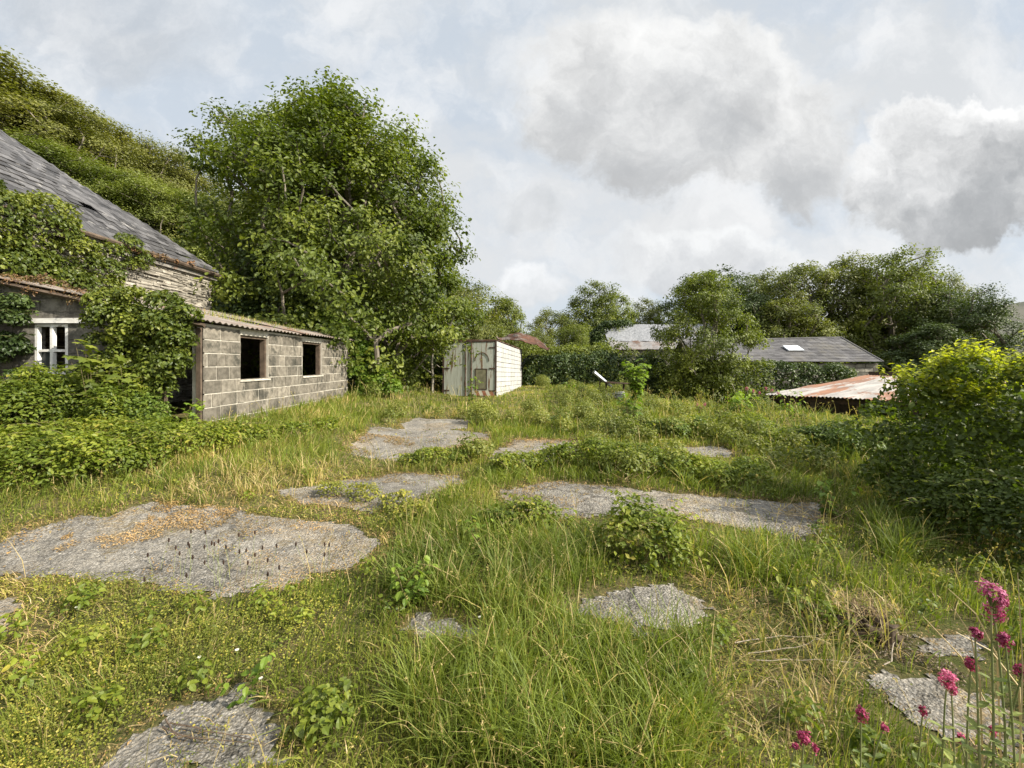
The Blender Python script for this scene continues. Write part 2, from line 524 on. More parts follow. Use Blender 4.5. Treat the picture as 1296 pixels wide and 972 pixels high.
def ground_mat():
    m, k, bs, out = material('rough_ground')
    pos = k.new('ShaderNodeNewGeometry').outputs['Position']
    big = k.noise(pos, 0.55, 5, .6)
    c = k.mix(k.step(big, .35, .65), (.085, .085, .030), (.19, .150, .070))
    c = k.mix(k.step(k.noise(pos, 9, 6, .7), .42, .62), c, (.070, .082, .022))
    c = k.mix(k.step(k.noise(pos, 38, 5, .7), .52, .68), c, (.20, .155, .085))
    k.put(bs.inputs['Base Color'], c); bs.inputs['Roughness'].default_value = .95
    bs.inputs['Specular IOR Level'].default_value = .1
    bump(k, bs, k.noise(pos, 30, 8, .75), .9, .04)
    return m


def concrete_mat():
    m, k, bs, out = material('weathered_concrete')
    pos = k.new('ShaderNodeNewGeometry').outputs['Position']
    big = k.noise(pos, .9, 7, .65)
    c = k.mix(k.step(big, .36, .62), (.240, .215, .175), (.420, .380, .315))
    mid_ = k.step(k.noise(pos, 4.5, 9, .75, dist=.5), .48, .60)
    c = k.mix(k.m('MULTIPLY', mid_, .62), c, (.125, .115, .098))
    blot = k.step(k.noise(pos, 11, 8, .78, dist=.3), .47, .57)
    c = k.mix(k.m('MULTIPLY', blot, .65), c, (.105, .098, .084))
    pale = k.step(k.noise(pos, 15, 8, .8), .55, .63)
    c = k.mix(k.m('MULTIPLY', pale, .8), c, (.58, .54, .47))
    agg = k.step(k.noise(pos, 75, 4, .7), .48, .6)
    c = k.mix(k.m('MULTIPLY', agg, .5), c, (.44, .42, .39))
    vb_ = k.vor(k.vm('ADD', pos, k.vm('SCALE', k.noise(pos, 40, 3, .6, out=1), scale=.012)), 58)
    pit = k.m('MAXIMUM', k.step(k.noise(pos, 52, 4, .65), .46, .38), k.m('MULTIPLY', k.step(vb_, .42, .62), .8))
    c = k.mix(k.m('MULTIPLY', pit, .50), c, (.052, .048, .042))
    moss = k.m('MULTIPLY', k.step(k.noise(pos, 1.7, 6, .7), .53, .62), k.step(k.noise(pos, 24, 6, .75), .44, .56))
    c = k.mix(k.m('MULTIPLY', moss, .7), c, (.17, .125, .05))
    crk = k.new('ShaderNodeTexVoronoi', feature='DISTANCE_TO_EDGE')
    k.put(crk.inputs['Vector'], k.vm('ADD', pos, k.vm('SCALE', k.noise(pos, 3, 5, .7, out=1), scale=.5)))
    crk.inputs['Scale'].default_value = .75
    cr_l = k.step(crk.outputs[0], .012, .004)
    c = k.mix(k.m('MULTIPLY', cr_l, .45), c, (.045, .040, .030))
    straw = k.m('MULTIPLY', k.step(k.noise(pos, .8, 5, .6), .50, .62), k.step(k.noise(pos, 34, 6, .8), .45, .58))
    c = k.mix(k.m('MULTIPLY', straw, .65), c, (.42, .31, .17))
    k.put(bs.inputs['Base Color'], c); bs.inputs['Roughness'].default_value = .92
    bs.inputs['Specular IOR Level'].default_value = .2
    h = k.m('ADD', k.m('SUBTRACT', k.noise(pos, 48, 6, .75), k.m('MULTIPLY', vb_, .9)), k.m('SUBTRACT', k.m('MULTIPLY', k.noise(pos, 13, 6, .7), 1.6), cr_l))
    bump(k, bs, h, 1.0, .022)
    return m


M['ground'] = ground_mat()
M['concrete'] = concrete_mat()
M['block'] = solid_mat('concrete_block', (.105, .093, .073), (.225, .200, .160), 9, .95, 1.0, 70, vmix=.32, c3=(.050, .048, .038), t3=(.50, .66), s3=2.3)
M['mortar'] = solid_mat('mortar', (.34, .315, .26), (.50, .46, .39), 8, .95, .5, 60, c3=(.12, .12, .09), t3=(.6, .8))
m_, k_, bs_, out_ = material('grey_render')
pos_ = k_.new('ShaderNodeTexCoord').outputs['Object']
sp_ = k_.new('ShaderNodeSeparateXYZ'); k_.put(sp_.inputs[0], pos_)
cb_ = k_.new('ShaderNodeCombineXYZ'); k_.put(cb_.inputs[0], sp_.outputs[0]); k_.put(cb_.inputs[1], sp_.outputs[2])
wv_ = k_.vm('ADD', cb_.outputs[0], k_.vm('SCALE', k_.vm('SUBTRACT', k_.noise(pos_, 4, 5, .7, out=1), (.5, .5, .5)), scale=.09))
br_ = k_.new('ShaderNodeTexBrick'); k_.put(br_.inputs['Vector'], wv_)
br_.inputs['Scale'].default_value = 1.0; br_.inputs['Brick Width'].default_value = .44; br_.inputs['Row Height'].default_value = .225
br_.inputs['Mortar Size'].default_value = .010; br_.inputs['Mortar Smooth'].default_value = .3
c_ = k_.mix(k_.step(k_.noise(pos_, 6, 7, .7), .36, .62), (.085, .078, .066), (.20, .185, .155))
c_ = k_.mix(k_.m('MULTIPLY', br_.outputs['Fac'], .55), c_, (.055, .050, .042))
c_ = k_.mix(k_.m('MULTIPLY', k_.step(k_.noise(pos_, 2.2, 7, .7), .52, .66), .7), c_, (.065, .062, .05))
k_.put(bs_.inputs['Base Color'], c_); bs_.inputs['Roughness'].default_value = .95
bump(k_, bs_, k_.m('SUBTRACT', k_.noise(pos_, 14, 7, .75), k_.m('MULTIPLY', br_.outputs['Fac'], .8)), .9, .02)
M['render'] = m_
M['stone'] = solid_mat('slate_stone', (.19, .17, .135), (.36, .33, .275), 7, .9, .7, 35, vmix=.38, c3=(.12, .105, .07), t3=(.58, .75), s3=2.5)
M['stone_grey'] = solid_mat('grey_stone', (.13, .12, .10), (.26, .24, .20), 2, .9, .7, 20, vmix=.4)
M['joint'] = solid_mat('dark_joint', (.06, .052, .04), (.12, .10, .075), 8, .95, .4, 30)
M['slate'] = solid_mat('roof_slate', (.050, .048, .049), (.100, .097, .097), 3.5, .6, .5, 40, vmix=.50, c3=(.30, .285, .265), t3=(.58, .72), s3=4.2)
M['slate_far'] = solid_mat('old_slate', (.085, .082, .085), (.150, .145, .145), 1.2, .8, .4, 15, vmix=.25, c3=(.13, .12, .10), t3=(.5, .7), s3=.6)
M['fascia'] = solid_mat('weathered_board', (.14, .13, .11), (.27, .25, .22), 5, .85, .4, 30, c3=(.16, .09, .055), t3=(.55, .7), s3=3)
M['white_wood'] = solid_mat('flaking_white_paint', (.62, .60, .56), (.78, .77, .74), 8, .7, .3, 40, c3=(.22, .18, .13), t3=(.60, .68), s3=7)
M['old_wood'] = solid_mat('brown_timber', (.055, .040, .028), (.13, .095, .068), 6, .9, .5, 30)
M['fibre'] = solid_mat('fibre_cement_sheet', (.15, .125, .105), (.27, .235, .20), 3, .9, .5, 40, c3=(.16, .085, .05), t3=(.5, .66), s3=1.5)
M['rust'] = solid_mat('rusted_iron', (.045, .026, .018), (.105, .048, .030), 2.2, .9, .5, 25, c3=(.13, .11, .095), t3=(.50, .60), s3=1.3)
M['rust_dull'] = solid_mat('grey_rusting_iron', (.17, .165, .165), (.25, .235, .225), 1.2, .8, .2, 10, c3=(.12, .075, .055), t3=(.48, .64), s3=.7)
M['dark_iron'] = solid_mat('dark_iron', (.030, .024, .020), (.085, .050, .035), 6, .8, .3, 30)
M['soil_dark'] = solid_mat('dark_soil', (.05, .04, .028), (.10, .075, .05), 5, .95, .5, 20)
M['white_panel'] = solid_mat('white_panel_paint', (.33, .33, .315), (.43, .43, .415), 1.5, .6, .1, 20, vmix=.06, c3=(.40, .39, .33), t3=(.50, .70), s3=2.2, stretch=(1.4, 1.4, .25))
M['door_paint'] = solid_mat('faded_door_paint', (.30, .315, .265), (.44, .455, .40), 3.5, .75, .2, 20, c3=(.155, .095, .055), t3=(.52, .64), s3=3.4, stretch=(2.6, 2.6, .30))
M['ply'] = solid_mat('mouldy_plywood', (.12, .115, .07), (.20, .185, .115), 8, .85, .4, 30)
M['green_glass'] = solid_mat('dusty_glass', (.020, .022, .022), (.05, .055, .055), 2, .2, 0)
M['hazard_red'] = solid_mat('faded_red_stripe', (.22, .085, .05), (.33, .15, .09), 8, .7, 0)
M['hazard_pale'] = solid_mat('faded_pale_stripe', (.44, .42, .34), (.55, .52, .42), 8, .7, 0)
M['galv'] = solid_mat('galvanised_iron', (.15, .155, .165), (.27, .275, .285), 1.2, .5, .15, 10, c3=(.19, .18, .18), t3=(.55, .7), s3=1.3, stretch=(4, 4, .6))
M['grey_metal'] = solid_mat('grey_sheet_metal', (.38, .40, .42), (.52, .54, .56), 4, .45, .1, 10)
M['skylight'] = solid_mat('skylight_pane', (.70, .73, .76), (.80, .82, .85), 2, .25, 0)
M['moor'] = solid_mat('moorland', (.060, .064, .050), (.105, .10, .080), .02, .95, 0)


def rust_roof_mat():
    m, k, bs, out = material('rusty_corrugated_iron')
    a = k.new('ShaderNodeTexCoord').outputs['Object']
    mp = k.new('ShaderNodeMapping'); k.put(mp.inputs[0], a); mp.inputs['Scale'].default_value = (1.3, .16, 1)
    s1 = k.noise(mp.outputs[0], 1.0, 7, .65)
    s2 = k.noise(a, .45, 4, .6)
    c = k.mix(k.step(k.noise(mp.outputs[0], 3, 5), .35, .65), (.16, .15, .138), (.27, .25, .23))
    rusty = k.step(k.m('ADD', s1, k.m('MULTIPLY', s2, .5)), .73, .785)
    c = k.mix(rusty, c, k.mix(k.step(k.noise(mp.outputs[0], 4, 4), .4, .6), (.19, .075, .026), (.12, .052, .024)))
    k.put(bs.inputs['Base Color'], c); bs.inputs['Roughness'].default_value = .7
    return m


M['rust_roof'] = rust_roof_mat()

# ------------------------------------------------------------------ ground
def axis(fine_lo, fine_hi, step, far_lo, far_hi, grow=1.12):
    a = list(np.arange(fine_lo, fine_hi, step)); d = step
    x = a[-1]
    while x < far_hi: d = min(d * grow, 60); x += d; a.append(x)
    d = step; x = a[0]
    while x > far_lo: d = min(d * grow, 60); x -= d; a.insert(0, x)
    return np.array(a)


gx = axis(-8, 8, .09, -900, 900); gy = axis(-1, 16, .09, -60, 1200)
GX, GY = np.meshgrid(gx, gy)
GZ = ground_h(GX, GY)
nx, ny = len(gx), len(gy)
ii = np.arange(nx * ny).reshape(ny, nx)
q = np.stack([ii[:-1, :-1], ii[:-1, 1:], ii[1:, 1:], ii[1:, :-1]], -1).reshape(-1, 4)
acc = Acc(); acc.add(np.stack([GX, GY, GZ], -1).reshape(-1, 3), np.concatenate([q[:, [0, 1, 2]], q[:, [0, 2, 3]]]))
tag(acc.build('ground', M['ground'], smooth=True), kind='structure', label='rough weedy ground of the abandoned yard')

# concrete patches left bare between the weeds (outlines on the ground)
SLABS = [
    [(-60, 700), (0, 690), (30, 672), (120, 655), (190, 640), (280, 646), (400, 660), (472, 684), (445, 712), (380, 733), (330, 748), (250, 744), (180, 740), (100, 727), (0, 727), (-60, 730)],
    [(345, 624), (420, 612), (500, 600), (575, 603), (592, 612), (545, 626), (500, 642), (470, 648), (425, 641)],
    [(440, 568), (480, 541), (550, 543), (618, 550), (612, 559), (540, 577), (520, 584), (450, 575)],
    [(508, 537), (530, 529), (592, 532), (590, 543), (515, 545)],
    [(618, 580), (650, 558), (732, 558), (738, 570), (700, 585), (640, 586)],
    [(640, 622), (700, 611), (820, 622), (900, 628), (1025, 638), (1040, 655), (1015, 682), (900, 664), (800, 650), (720, 658), (650, 640)],
    [(730, 770), (780, 747), (850, 744), (893, 768), (885, 792), (800, 806), (738, 785)],
    [(502, 804), (518, 782), (592, 776), (603, 797), (560, 808)],
    [(135, 990), (200, 912), (305, 878), (332, 920), (352, 990)],
    [(1095, 850), (1180, 858), (1275, 898), (1300, 965), (1190, 945), (1125, 892)],
    [(1160, 802), (1222, 795), (1236, 832), (1172, 838)],
    [(850, 566), (920, 566), (928, 580), (865, 579)],
    [(-30, 748), (22, 760), (16, 803), (-30, 806)],
]
SLABW = [np.array([on_ground(*p)[:2] for p in s_]) for s_ in SLABS]


def in_slab(x, y, grow=0.0):
    """Ragged outline: distance noise shifts the sample point."""
    a = 0.10
    x = x + .075 * (vnoise(x, y, .09, 3, 15) - .5) * 2; y = y + .075 * (vnoise(x, y, .09, 3, 16) - .5) * 2
    xx = x + a * 2 * (vnoise(x, y, .28, 4, 5) - .5) + a * 1.2 * (vnoise(x, y, .9, 2, 8) - .5)
    yy = y + a * 2 * (vnoise(x, y, .28, 4, 6) - .5) + a * 1.2 * (vnoise(x, y, .9, 2, 9) - .5)
    r = np.zeros(np.shape(x), bool)
    for s_ in SLABW:
        c = s_.mean(0)
        r |= inside(c + (s_ - c) * (1.05 + grow), xx, yy)
    return r


fx = np.arange(-6.5, 5.5, .03); fy = np.arange(.8, 11.5, .03)
FX, FY = np.meshgrid(fx, fy)
FXj = FX + rng.uniform(-.008, .008, FX.shape); FYj = FY + rng.uniform(-.008, .008, FX.shape)
msk = in_slab(FXj, FYj)
fi = np.arange(FX.size).reshape(FX.shape)
keep = msk[:-1, :-1] & msk[1:, :-1] & msk[:-1, 1:] & msk[1:, 1:]
q = np.stack([fi[:-1, :-1], fi[:-1, 1:], fi[1:, 1:], fi[1:, :-1]], -1)[keep]
used = np.unique(q); remap = -np.ones(FX.size, int); remap[used] = np.arange(len(used))
Vc = np.stack([FXj, FYj, ground_h(FXj, FYj) + .007 + .006 * (vnoise(FXj, FYj, .08, 2, 4) - .5)], -1).reshape(-1, 3)[used]
q = remap[q]
acc = Acc(); acc.add(Vc, np.concatenate([q[:, [0, 1, 2]], q[:, [0, 2, 3]]]))
tag(acc.build('concrete_paving', M['concrete'], smooth=True), kind='structure', label='cracked grey concrete paving showing between the weeds')

# moorland skyline far beyond the trees
acc = Acc()
xs = np.linspace(300, 1600, 40)
prof = 1.6 + 900 * .155 * sstep(500, 1200, xs) + 6 * vnoise(xs, xs * 0, 120, 3)
V = []; T = []
for i, (x, z) in enumerate(zip(xs, prof)):
    V += [(x, 700, -10), (x, 900, z), (x, 1150, z * .9), (x, 1500, -10)]
for i in range(len(xs) - 1):
    for j in range(3):
        a = i * 4 + j
        T += [[a, a + 4, a + 1], [a + 1, a + 4, a + 5]]
acc.add(V, T)
tag(acc.build('hill', M['moor'], smooth=True), kind='structure', label='distant moorland hill beyond the trees')


# ------------------------------------------------------------------ corrugated sheets
def corrugated(O, e1, L1, e2, L2, pitch=.15, amp=.03, n2=6, mat=None, name='roof', parent=None, wob=.01, thick=.01, seed=1, v=0.5):
    """Waves across e1; e2 runs down or up the slope."""
    O = np.array(O, float); e1 = np.array(e1, float); e2 = np.array(e2, float)
    nrm = np.cross(e1, e2); nrm /= np.linalg.norm(nrm)
    if nrm[2] < 0: nrm = -nrm
    n1 = int(L1 / pitch * 6)
    a = np.linspace(0, L1, n1); b = np.linspace(0, L2, n2)
    A, B = np.meshgrid(a, b)
    h = amp * np.sin(A / pitch * 2 * math.pi) + wob * 2 * (vnoise(A * 1.0, B, .9, 2, seed) - .5)
    h2 = h - thick
    e = .012 * (vnoise(A, B * 0, .4, 1, seed + 3) - .5)
    def pts(h): return (O + A[..., None] * e1 + (B + e * (B > L2 * .9) * 4 - e * 4 * (B < L2 * .1))[..., None] * e2 + h[..., None] * nrm).reshape(-1, 3)
    N = A.size
    ix = np.arange(N).reshape(A.shape)
    q = np.stack([ix[:-1, :-1], ix[:-1, 1:], ix[1:, 1:], ix[1:, :-1]], -1).reshape(-1, 4)
    tri = np.concatenate([q[:, [0, 1, 2]], q[:, [0, 2, 3]]])
    ring = np.concatenate([ix[0, :], ix[1:, -1], ix[-1, -2::-1], ix[-2:0:-1, 0]])
    nxt = np.roll(ring, -1)
    side = np.concatenate([np.stack([ring, nxt, nxt + N], -1), np.stack([ring, nxt + N, ring + N], -1)])
    acc = Acc(); acc.add(np.concatenate([pts(h), pts(h2)]), np.concatenate([tri, tri[:, ::-1] + N, side]), v)
    return acc.build(name, mat, parent, smooth=False)


# ------------------------------------------------------------------ block shed
shed = tag(empty('block_shed', (-5.0, 7.0, .4)), 'grey concrete block shed with two empty window openings and corrugated lean-to roof', 'shed')
SX = -5.0; SY0, SY1 = 6.9, 13.0
WINS = [(7.87, 8.77, 1.30, 2.13), (10.2, 11.25, 1.30, 2.13)]
def rel(o, p): return np.array(p) - np.array(o.location)
so = np.array(shed.location)
core = Acc(); blk = Acc()
def wall_core(y0, y1, z0, z1): core.box((SX - .090, (y0 + y1) / 2, (z0 + z1) / 2) - so, (.16, y1 - y0, z1 - z0))
zt = 2.25; zb = .15
wall_core(SY0, WINS[0][0], zb, zt); wall_core(WINS[0][1], WINS[1][0], zb, zt); wall_core(WINS[1][1], SY1, zb, zt)
for (a, b, c, d) in WINS:
    wall_core(a, b, zb, c); wall_core(a, b, d, zt)
z = .20; ci = 0
while z < zt - .05:
    z1 = min(z + .215, zt - .004)
    y = SY0 + .0 - (0 if ci % 2 else .22)
    while y < SY1:
        L = random.choice([.44, .44, .44, .33, .215, .215])
        y1 = y + L
        segs = [(max(y, SY0 + .002), min(y1, SY1 - .002))]
        for (a, b, c, d) in WINS:
            if z1 > c + .03 and z < d - .02:
                ns = []
                for (p, q_) in segs:
                    if q_ <= a or p >= b: ns.append((p, q_))
                    else:
                        if p < a: ns.append((p, a))
                        if q_ > b: ns.append((b, q_))
                segs = ns
        for (p, q_) in segs:
            if q_ - p > .04:
                pr = rng.uniform(-.012, -.004)
                blk.box(np.array((SX - .01 + pr / 2 + .006, (p + q_) / 2, (z + z1) / 2)) - so, (.022 + pr, q_ - p - .020, z1 - z - .011), v=rng.random(), jit=.002)
        y = y1
    z += .225; ci += 1
core.build('mortar', M['mortar'], shed)
blk.build('wall', M['block'], shed)
# end wall facing the yard: grey render, window and doorway left open
ew = Acc()
def ztop(x): return 2.22 + .21 * (-5.0 - x)
def pc(x0, x1, za, zb_, ta=False):
    if zb_ is None: poly = [(x0, za), (x1, za), (x1, ztop(x1)), (x0, ztop(x0))]
    else: poly = [(x0, za), (x1, za), (x1, zb_), (x0, zb_)]
    ew.prism([(p[0] - so[0], p[1] - so[2]) for p in poly], 1, 6.9 - so[1], 7.06 - so[1])
WX0, WX1, WZ0, WZ1 = -7.72, -7.18, 1.42, 2.24
pc(-9.0, WX0, .1, None); pc(WX0, WX1, .1, WZ0); pc(WX0, WX1, WZ1, None); pc(WX1, -5.70, .1, None); pc(-5.70, -5.19, 2.08, None)
ew.build('end_wall', M['render'], shed)
bw = Acc()
bw.prism([(p[0] - so[0], p[1] - so[2]) for p in [(-9.0, .1), (-5.17, .1), (-5.17, 2.25), (-9.0, 3.0)]], 1, 12.84 - so[1], 12.99 - so[1])
bw.build('back_wall', M['block'], shed)
# windows
for (a, b, c, d) in WINS:
    f = Acc(); wz = (c + d) / 2
    f.box(np.array((SX - .10, (a + b) / 2, d - .025)) - so, (.10, b - a - .004, .045))
    f.box(np.array((SX - .10, b - .03, wz - .02)) - so, (.10, .055, d - c - .07))
    f.box(np.array((SX - .11, a + .02, wz - .02)) - so, (.07, .035, d - c - .07))
    fr = f.build('window', M['old_wood'], shed)
    s_ = Acc(); s_.box(np.array((SX - .012, (a + b) / 2, c - .022)) - so, (.075, b - a + .05, .038), jit=.004)
    s_.build('sill', M['mortar'], fr)
# end window with flaking white frame
f = Acc(); yy = 6.93
for x in (WX0 + .025, (WX0 + WX1) / 2, WX1 - .025): f.box(np.array((x, yy, (WZ0 + WZ1) / 2)) - so, (.045, .06, WZ1 - WZ0 - .004))
for zz in (WZ0 + .025, (WZ0 + WZ1) / 2 - .02, WZ1 - .025):
    for x0, x1 in ((WX0 + .048, (WX0 + WX1) / 2 - .023), ((WX0 + WX1) / 2 + .023, WX1 - .048)):
        f.box(np.array(((x0 + x1) / 2, yy + .002, zz)) - so, (x1 - x0, .05, .04))
wf = f.build('window', M['white_wood'], shed)
g = Acc()
for x0, x1 in ((WX0 + .05, (WX0 + WX1) / 2 - .025),): g.box(np.array(((x0 + x1) / 2, yy + .03, 1.62)) - so, (x1 - x0, .005, .33))
g.build('pane', M['green_glass'], wf)
l_ = Acc(); l_.box(np.array(((WX0 + WX1) / 2 + .1, 6.885, WZ1 + .05)) - so, (1.0, .05, .075), jit=.004)
l_.build('lintel', M['white_wood'], shed)
dp = Acc(); dp.box(np.array((-5.045, 6.905, 1.2)) - so, (.07, .09, 1.95)); dp.build('door_post', M['old_wood'], shed)
dp = Acc(); dp.box(np.array((-5.67, 6.96, 1.2)) - so, (.05, .08, 1.78)); dp.build('door_post', M['old_wood'], shed)
# roof: fibre-cement sheets rising to the house wall
sl = unit(np.array([-1, 0, .21]))
corrugated(np.array((-4.86, 6.78, 2.275)) - so, (0, 1, 0), 3.1, sl, 4.2, .146, .017, 8, M['fibre'], 'roof', shed, .03, seed=2)
corrugated(np.array((-4.80, 9.84, 2.30)) - so, (0, 1, 0), 3.25, sl, 4.15, .146, .017, 8, M['fibre'], 'roof', shed, .035, seed=5)
vb = Acc()
p0 = np.array((-4.9, 6.80, 2.20)); p1 = np.array((-9.0, 6.80, 2.20 + .21 * 4.1))
vb.tube([p0 - so, p1 - so], [.035, .035], 4)
vb.build('verge_board', M['old_wood'], shed)

# ------------------------------------------------------------------ stone house
house = tag(empty('stone_house', (-9.0, 10, .5)), 'old stone house with sagging hipped slate roof and ivy over its eaves', 'house')
ho = np.array(house.location)
HX, HY0, HY1, HEZ = -9.0, 1.5, 12.7, 4.28
b = Acc()
b.box(np.array((HX - 3.02, (HY0 + HY1) / 2 - .01, 2.2)) - ho, (6.0, HY1 - HY0 - .04, 4.1)); b.build('wall_core', M['joint'], house)
st_ = Acc(); z = .5
while z < HEZ - .03:
    hgt = random.choice([.025, .03, .04, .05, .065]); z1 = min(z + hgt, HEZ)
    y = 6.2
    while y < HY1:
        L = random.uniform(.12, .5); y1 = min(y + L, HY1 + random.uniform(0, .02))
        pr = rng.uniform(0, .05)
        st_.box(np.array((HX + pr / 2, (y + y1) / 2, (z + z1) / 2)) - ho, (.05 + pr, y1 - y - .014, z1 - z - .010), v=rng.random(), jit=.005)
        y = y1
    x = HX - .03
    while x > HX - 6:
        L = random.uniform(.15, .5); x1 = max(x - L, HX - 6)
        st_.box(np.array(((x + x1) / 2, HY1 + .005, (z + z1) / 2)) - ho, (x - x1 - .008, .05 + rng.uniform(0, .03), z1 - z - .007), v=rng.random(), jit=.004)
        x = x1
    z = z1
st_.build('wall', M['stone'], house)
# slated hipped roof: pitch 41 degrees
PT = math.tan(R(41)); RT = 3.0
rf = Acc()
def hipy(t): return HY1 + .18 - t            # plan distance up the slope from the eaves
cp, sp_ = math.cos(R(41)), math.sin(R(41))
gauge = .19
nrow = int((RT + .15) / cp / gauge)
for r_ in range(nrow):
    s0 = r_ * gauge
    y = HY0 - (0.15 if r_ % 2 else 0)
    while True:
        wd = .29
        t = (s0 + .02) * cp
        if y + wd * .25 > hipy(t): break
        gone = (random.random() < .008 and r_ > 2) or (r_ in (1,) and abs(y - 11.6) < .35) or (r_ in (6, 7) and abs(y - 9.75) < .16)
        if not gone:
            sag = .05 * math.sin(y * 1.3) * math.sin(r_ * .35)
            a = s0 - .0; L = .36
            wv = min(wd, hipy(t) - y)
            tw = rng.normal(0, .03 if random.random() < .85 else .12)
            c = np.array((HX + .2 - (a + L / 2) * cp, y + wv / 2, HEZ + .02 + (a + L / 2) * sp_ + .012 + sag))
            tilt = 41 - 2.0 + rng.normal(0, .8)
            ct, s2 = math.cos(R(tilt)), math.sin(R(tilt))
            rot = np.array([[-ct, 0, s2], [0, 1, 0], [s2, 0, ct]])      # local x up the slope
            rz = np.array([[math.cos(tw), -math.sin(tw), 0], [math.sin(tw), math.cos(tw), 0], [0, 0, 1]])
            rf.box(c - ho + np.array((0, 0, rng.uniform(0, .012))), (L + rng.uniform(-.02, .03), wv - .010, .014), rot @ rz, v=rng.random(), jit=.002)
        y += wd
rf.build('roof', M['slate'], house)
ud = Acc()   # boarding below the slates, all four slopes
zr = HEZ + RT * PT
E = lambda x, y, z: np.array((x, y, z)) - ho
c0 = E(HX + .1, HY0, HEZ - .06); c1 = E(HX + .1, HY1 + .1, HEZ - .06); r1 = E(HX - RT, HY1 - RT, zr - .12); r0 = E(HX - RT, HY0 + .5, zr - .12)
c2 = E(HX - 6.1, HY1 + .1, HEZ - .06); c3 = E(HX - 6.1, HY0, HEZ - .06)
ud.quad(c0, c1, r1, r0); ud.add([c1, c2, r1], [[0, 1, 2]]); ud.quad(c2, c3, r0, r1); ud.add([c0, r0, c3], [[0, 1, 2]])
ud.build('roof_boarding', M['slate'], house)
hip = Acc()
hp0 = E(HX + .16, HY1 + .14, HEZ + .07); hp1 = E(HX - RT, HY1 - RT, zr + .05)
hip.tube([hp0 + (hp1 - hp0) * t + np.array((0, 0, -.05 * math.sin(t * math.pi))) for t in np.linspace(0, 1, 9)], .035, 5)
hip.build('hip_capping', M['slate_far'], house)
fb = Acc()
fb.box(E(HX + .13, (6 + HY1) / 2 + .1, HEZ - .03), (.04, HY1 - 6 + .24, .12), jit=.004)
fb.box(E(HX + .10, (6 + HY1) / 2 + .1, HEZ - .15), (.05, HY1 - 6 + .1, .08), jit=.004)
fb.box(E(HX - 3, HY1 + .12, HEZ - .03), (6.2, .04, .12))
fb.build('fascia', M['fascia'], house)
gt = Acc(); gt.tube([E(HX + .21, 6, HEZ + .02), E(HX + .21, 10.8, HEZ - .0), E(HX + .21, HY1 + .25, HEZ - .05)], .05, 6)
gt.build('gutter', M['old_wood'], house)

# ------------------------------------------------------------------ lorry body used as a store
ang = math.atan2(-1.18, 6.5)
van = tag(empty('lorry_body', tuple(at(628, 504, 17.5)), ang), 'white panelled lorry body with faded green rear doors, parked under the tree', 'lorry body')
van.rotation_euler = (R(-1.6), 0, ang)
BW, BL, BH = 2.30, 6.6, 2.38
p = Acc(); rows = 11
for r_ in range(rows):
    z0 = .03 + r_ * (BH - .06) / rows; z1 = .03 + (r_ + 1) * (BH - .06) / rows
    y = .06
    while y < BL - .05:
        L = random.choice([1.0, 1.35, 1.7]); y1 = min(y + L, BL - .05)
        p.box((-.01 + rng.uniform(0, .004), (y + y1) / 2, (z0 + z1) / 2), (.02, y1 - y - .018, z1 - z0 - .018), v=rng.random(), jit=.0025)
        y = y1
p.build('side_panel', M['white_panel'], van)
p = Acc(); p.box((-.04, BL / 2, BH / 2), (.03, BL - .1, BH - .04)); p.box((-BW + .03, BL / 2, BH / 2), (.04, BL - .1, BH - .04)); p.box((-BW / 2, BL - .03, BH / 2), (BW - .1, .04, BH - .04)); p.box((-BW / 2, BL / 2, .06), (BW - .1, BL - .1, .06))
p.build('inner_shell', M['dark_iron'], van)
for bx_ in (((-.025, -.005, BH / 2), (.06, .07, BH)), ((-BW + .025, -.005, BH / 2), (.06, .07, BH)), ((-BW / 2, -.004, BH - .035), (BW - .112, .06, .07)), ((-BW / 2, -.004, .035), (BW - .112, .06, .07)), ((.002, BL, BH / 2), (.05, .05, BH))):
    p = Acc(); p.box(*bx_); p.build('frame_bar', M['dark_iron'], van)
rr = Acc()
for i in range(8):
    a0, a1 = i / 8 * BL, (i + 1) / 8 * BL
    rr.box((-BW / 2, (a0 + a1) / 2, BH + .02), (BW + .04, a1 - a0, .04), jit=.008)
rr.build('roof', M['rust'], van)
for k_, (x0, x1) in enumerate(((-BW + .06, -1.30), (-1.05, -.06))):
    d_ = Acc(); d_.box(((x0 + x1) / 2, .0, BH / 2), (x1 - x0 - .012, .04, BH - .16)); 
    do = d_.build('door', M['door_paint'], van)
    xe = x1 - .11 if k_ else x0 + .11
    for zz in (.30, 1.22, 2.08):
        h_ = Acc(); h_.box((xe, -.028, zz), (.26, .02, .05)); h_.build('hinge', M['dark_iron'], do)
    if k_:
        b_ = Acc(); b_.box((-.64, -.026, .78), (.44, .014, .80)); b_.build('boarded_hatch', M['ply'], do)
        b_ = Acc()
        for (cx, cz, sx, sz) in ((-.64, 1.20, .50, .03), (-.64, .36, .50, .03), (-.88, .78, .03, .81), (-.40, .78, .03, .81)): b_.box((cx, -.03, cz), (sx, .02, sz))
        b_.build('hatch_frame', M['dark_iron'], do)
        b_ = Acc(); ts = np.linspace(0, math.pi, 12)
        b_.tube([(-.60 + .30 * math.cos(t), -.035, 1.52 + .36 * math.sin(t)) for t in ts], .012, 5); b_.build('hoop', M['rust'], do)
        b_ = Acc(); b2 = Acc()
        for i in range(6):
            xa = -.98 + i * .15
            (b_ if i % 2 else b2).prism([(xa, .10), (xa + .148, .10), (xa + .068, .30), (xa - .08, .30)], 1, -.034, -.022)
        b_.build('hazard_stripe', M['hazard_red'], do); b2.build('hazard_stripe', M['hazard_pale'], do)
p = Acc(); p.box((-1.175, -.0, BH / 2), (.22, .03, BH - .16)); p.build('centre_panel', M['door_paint'], van)
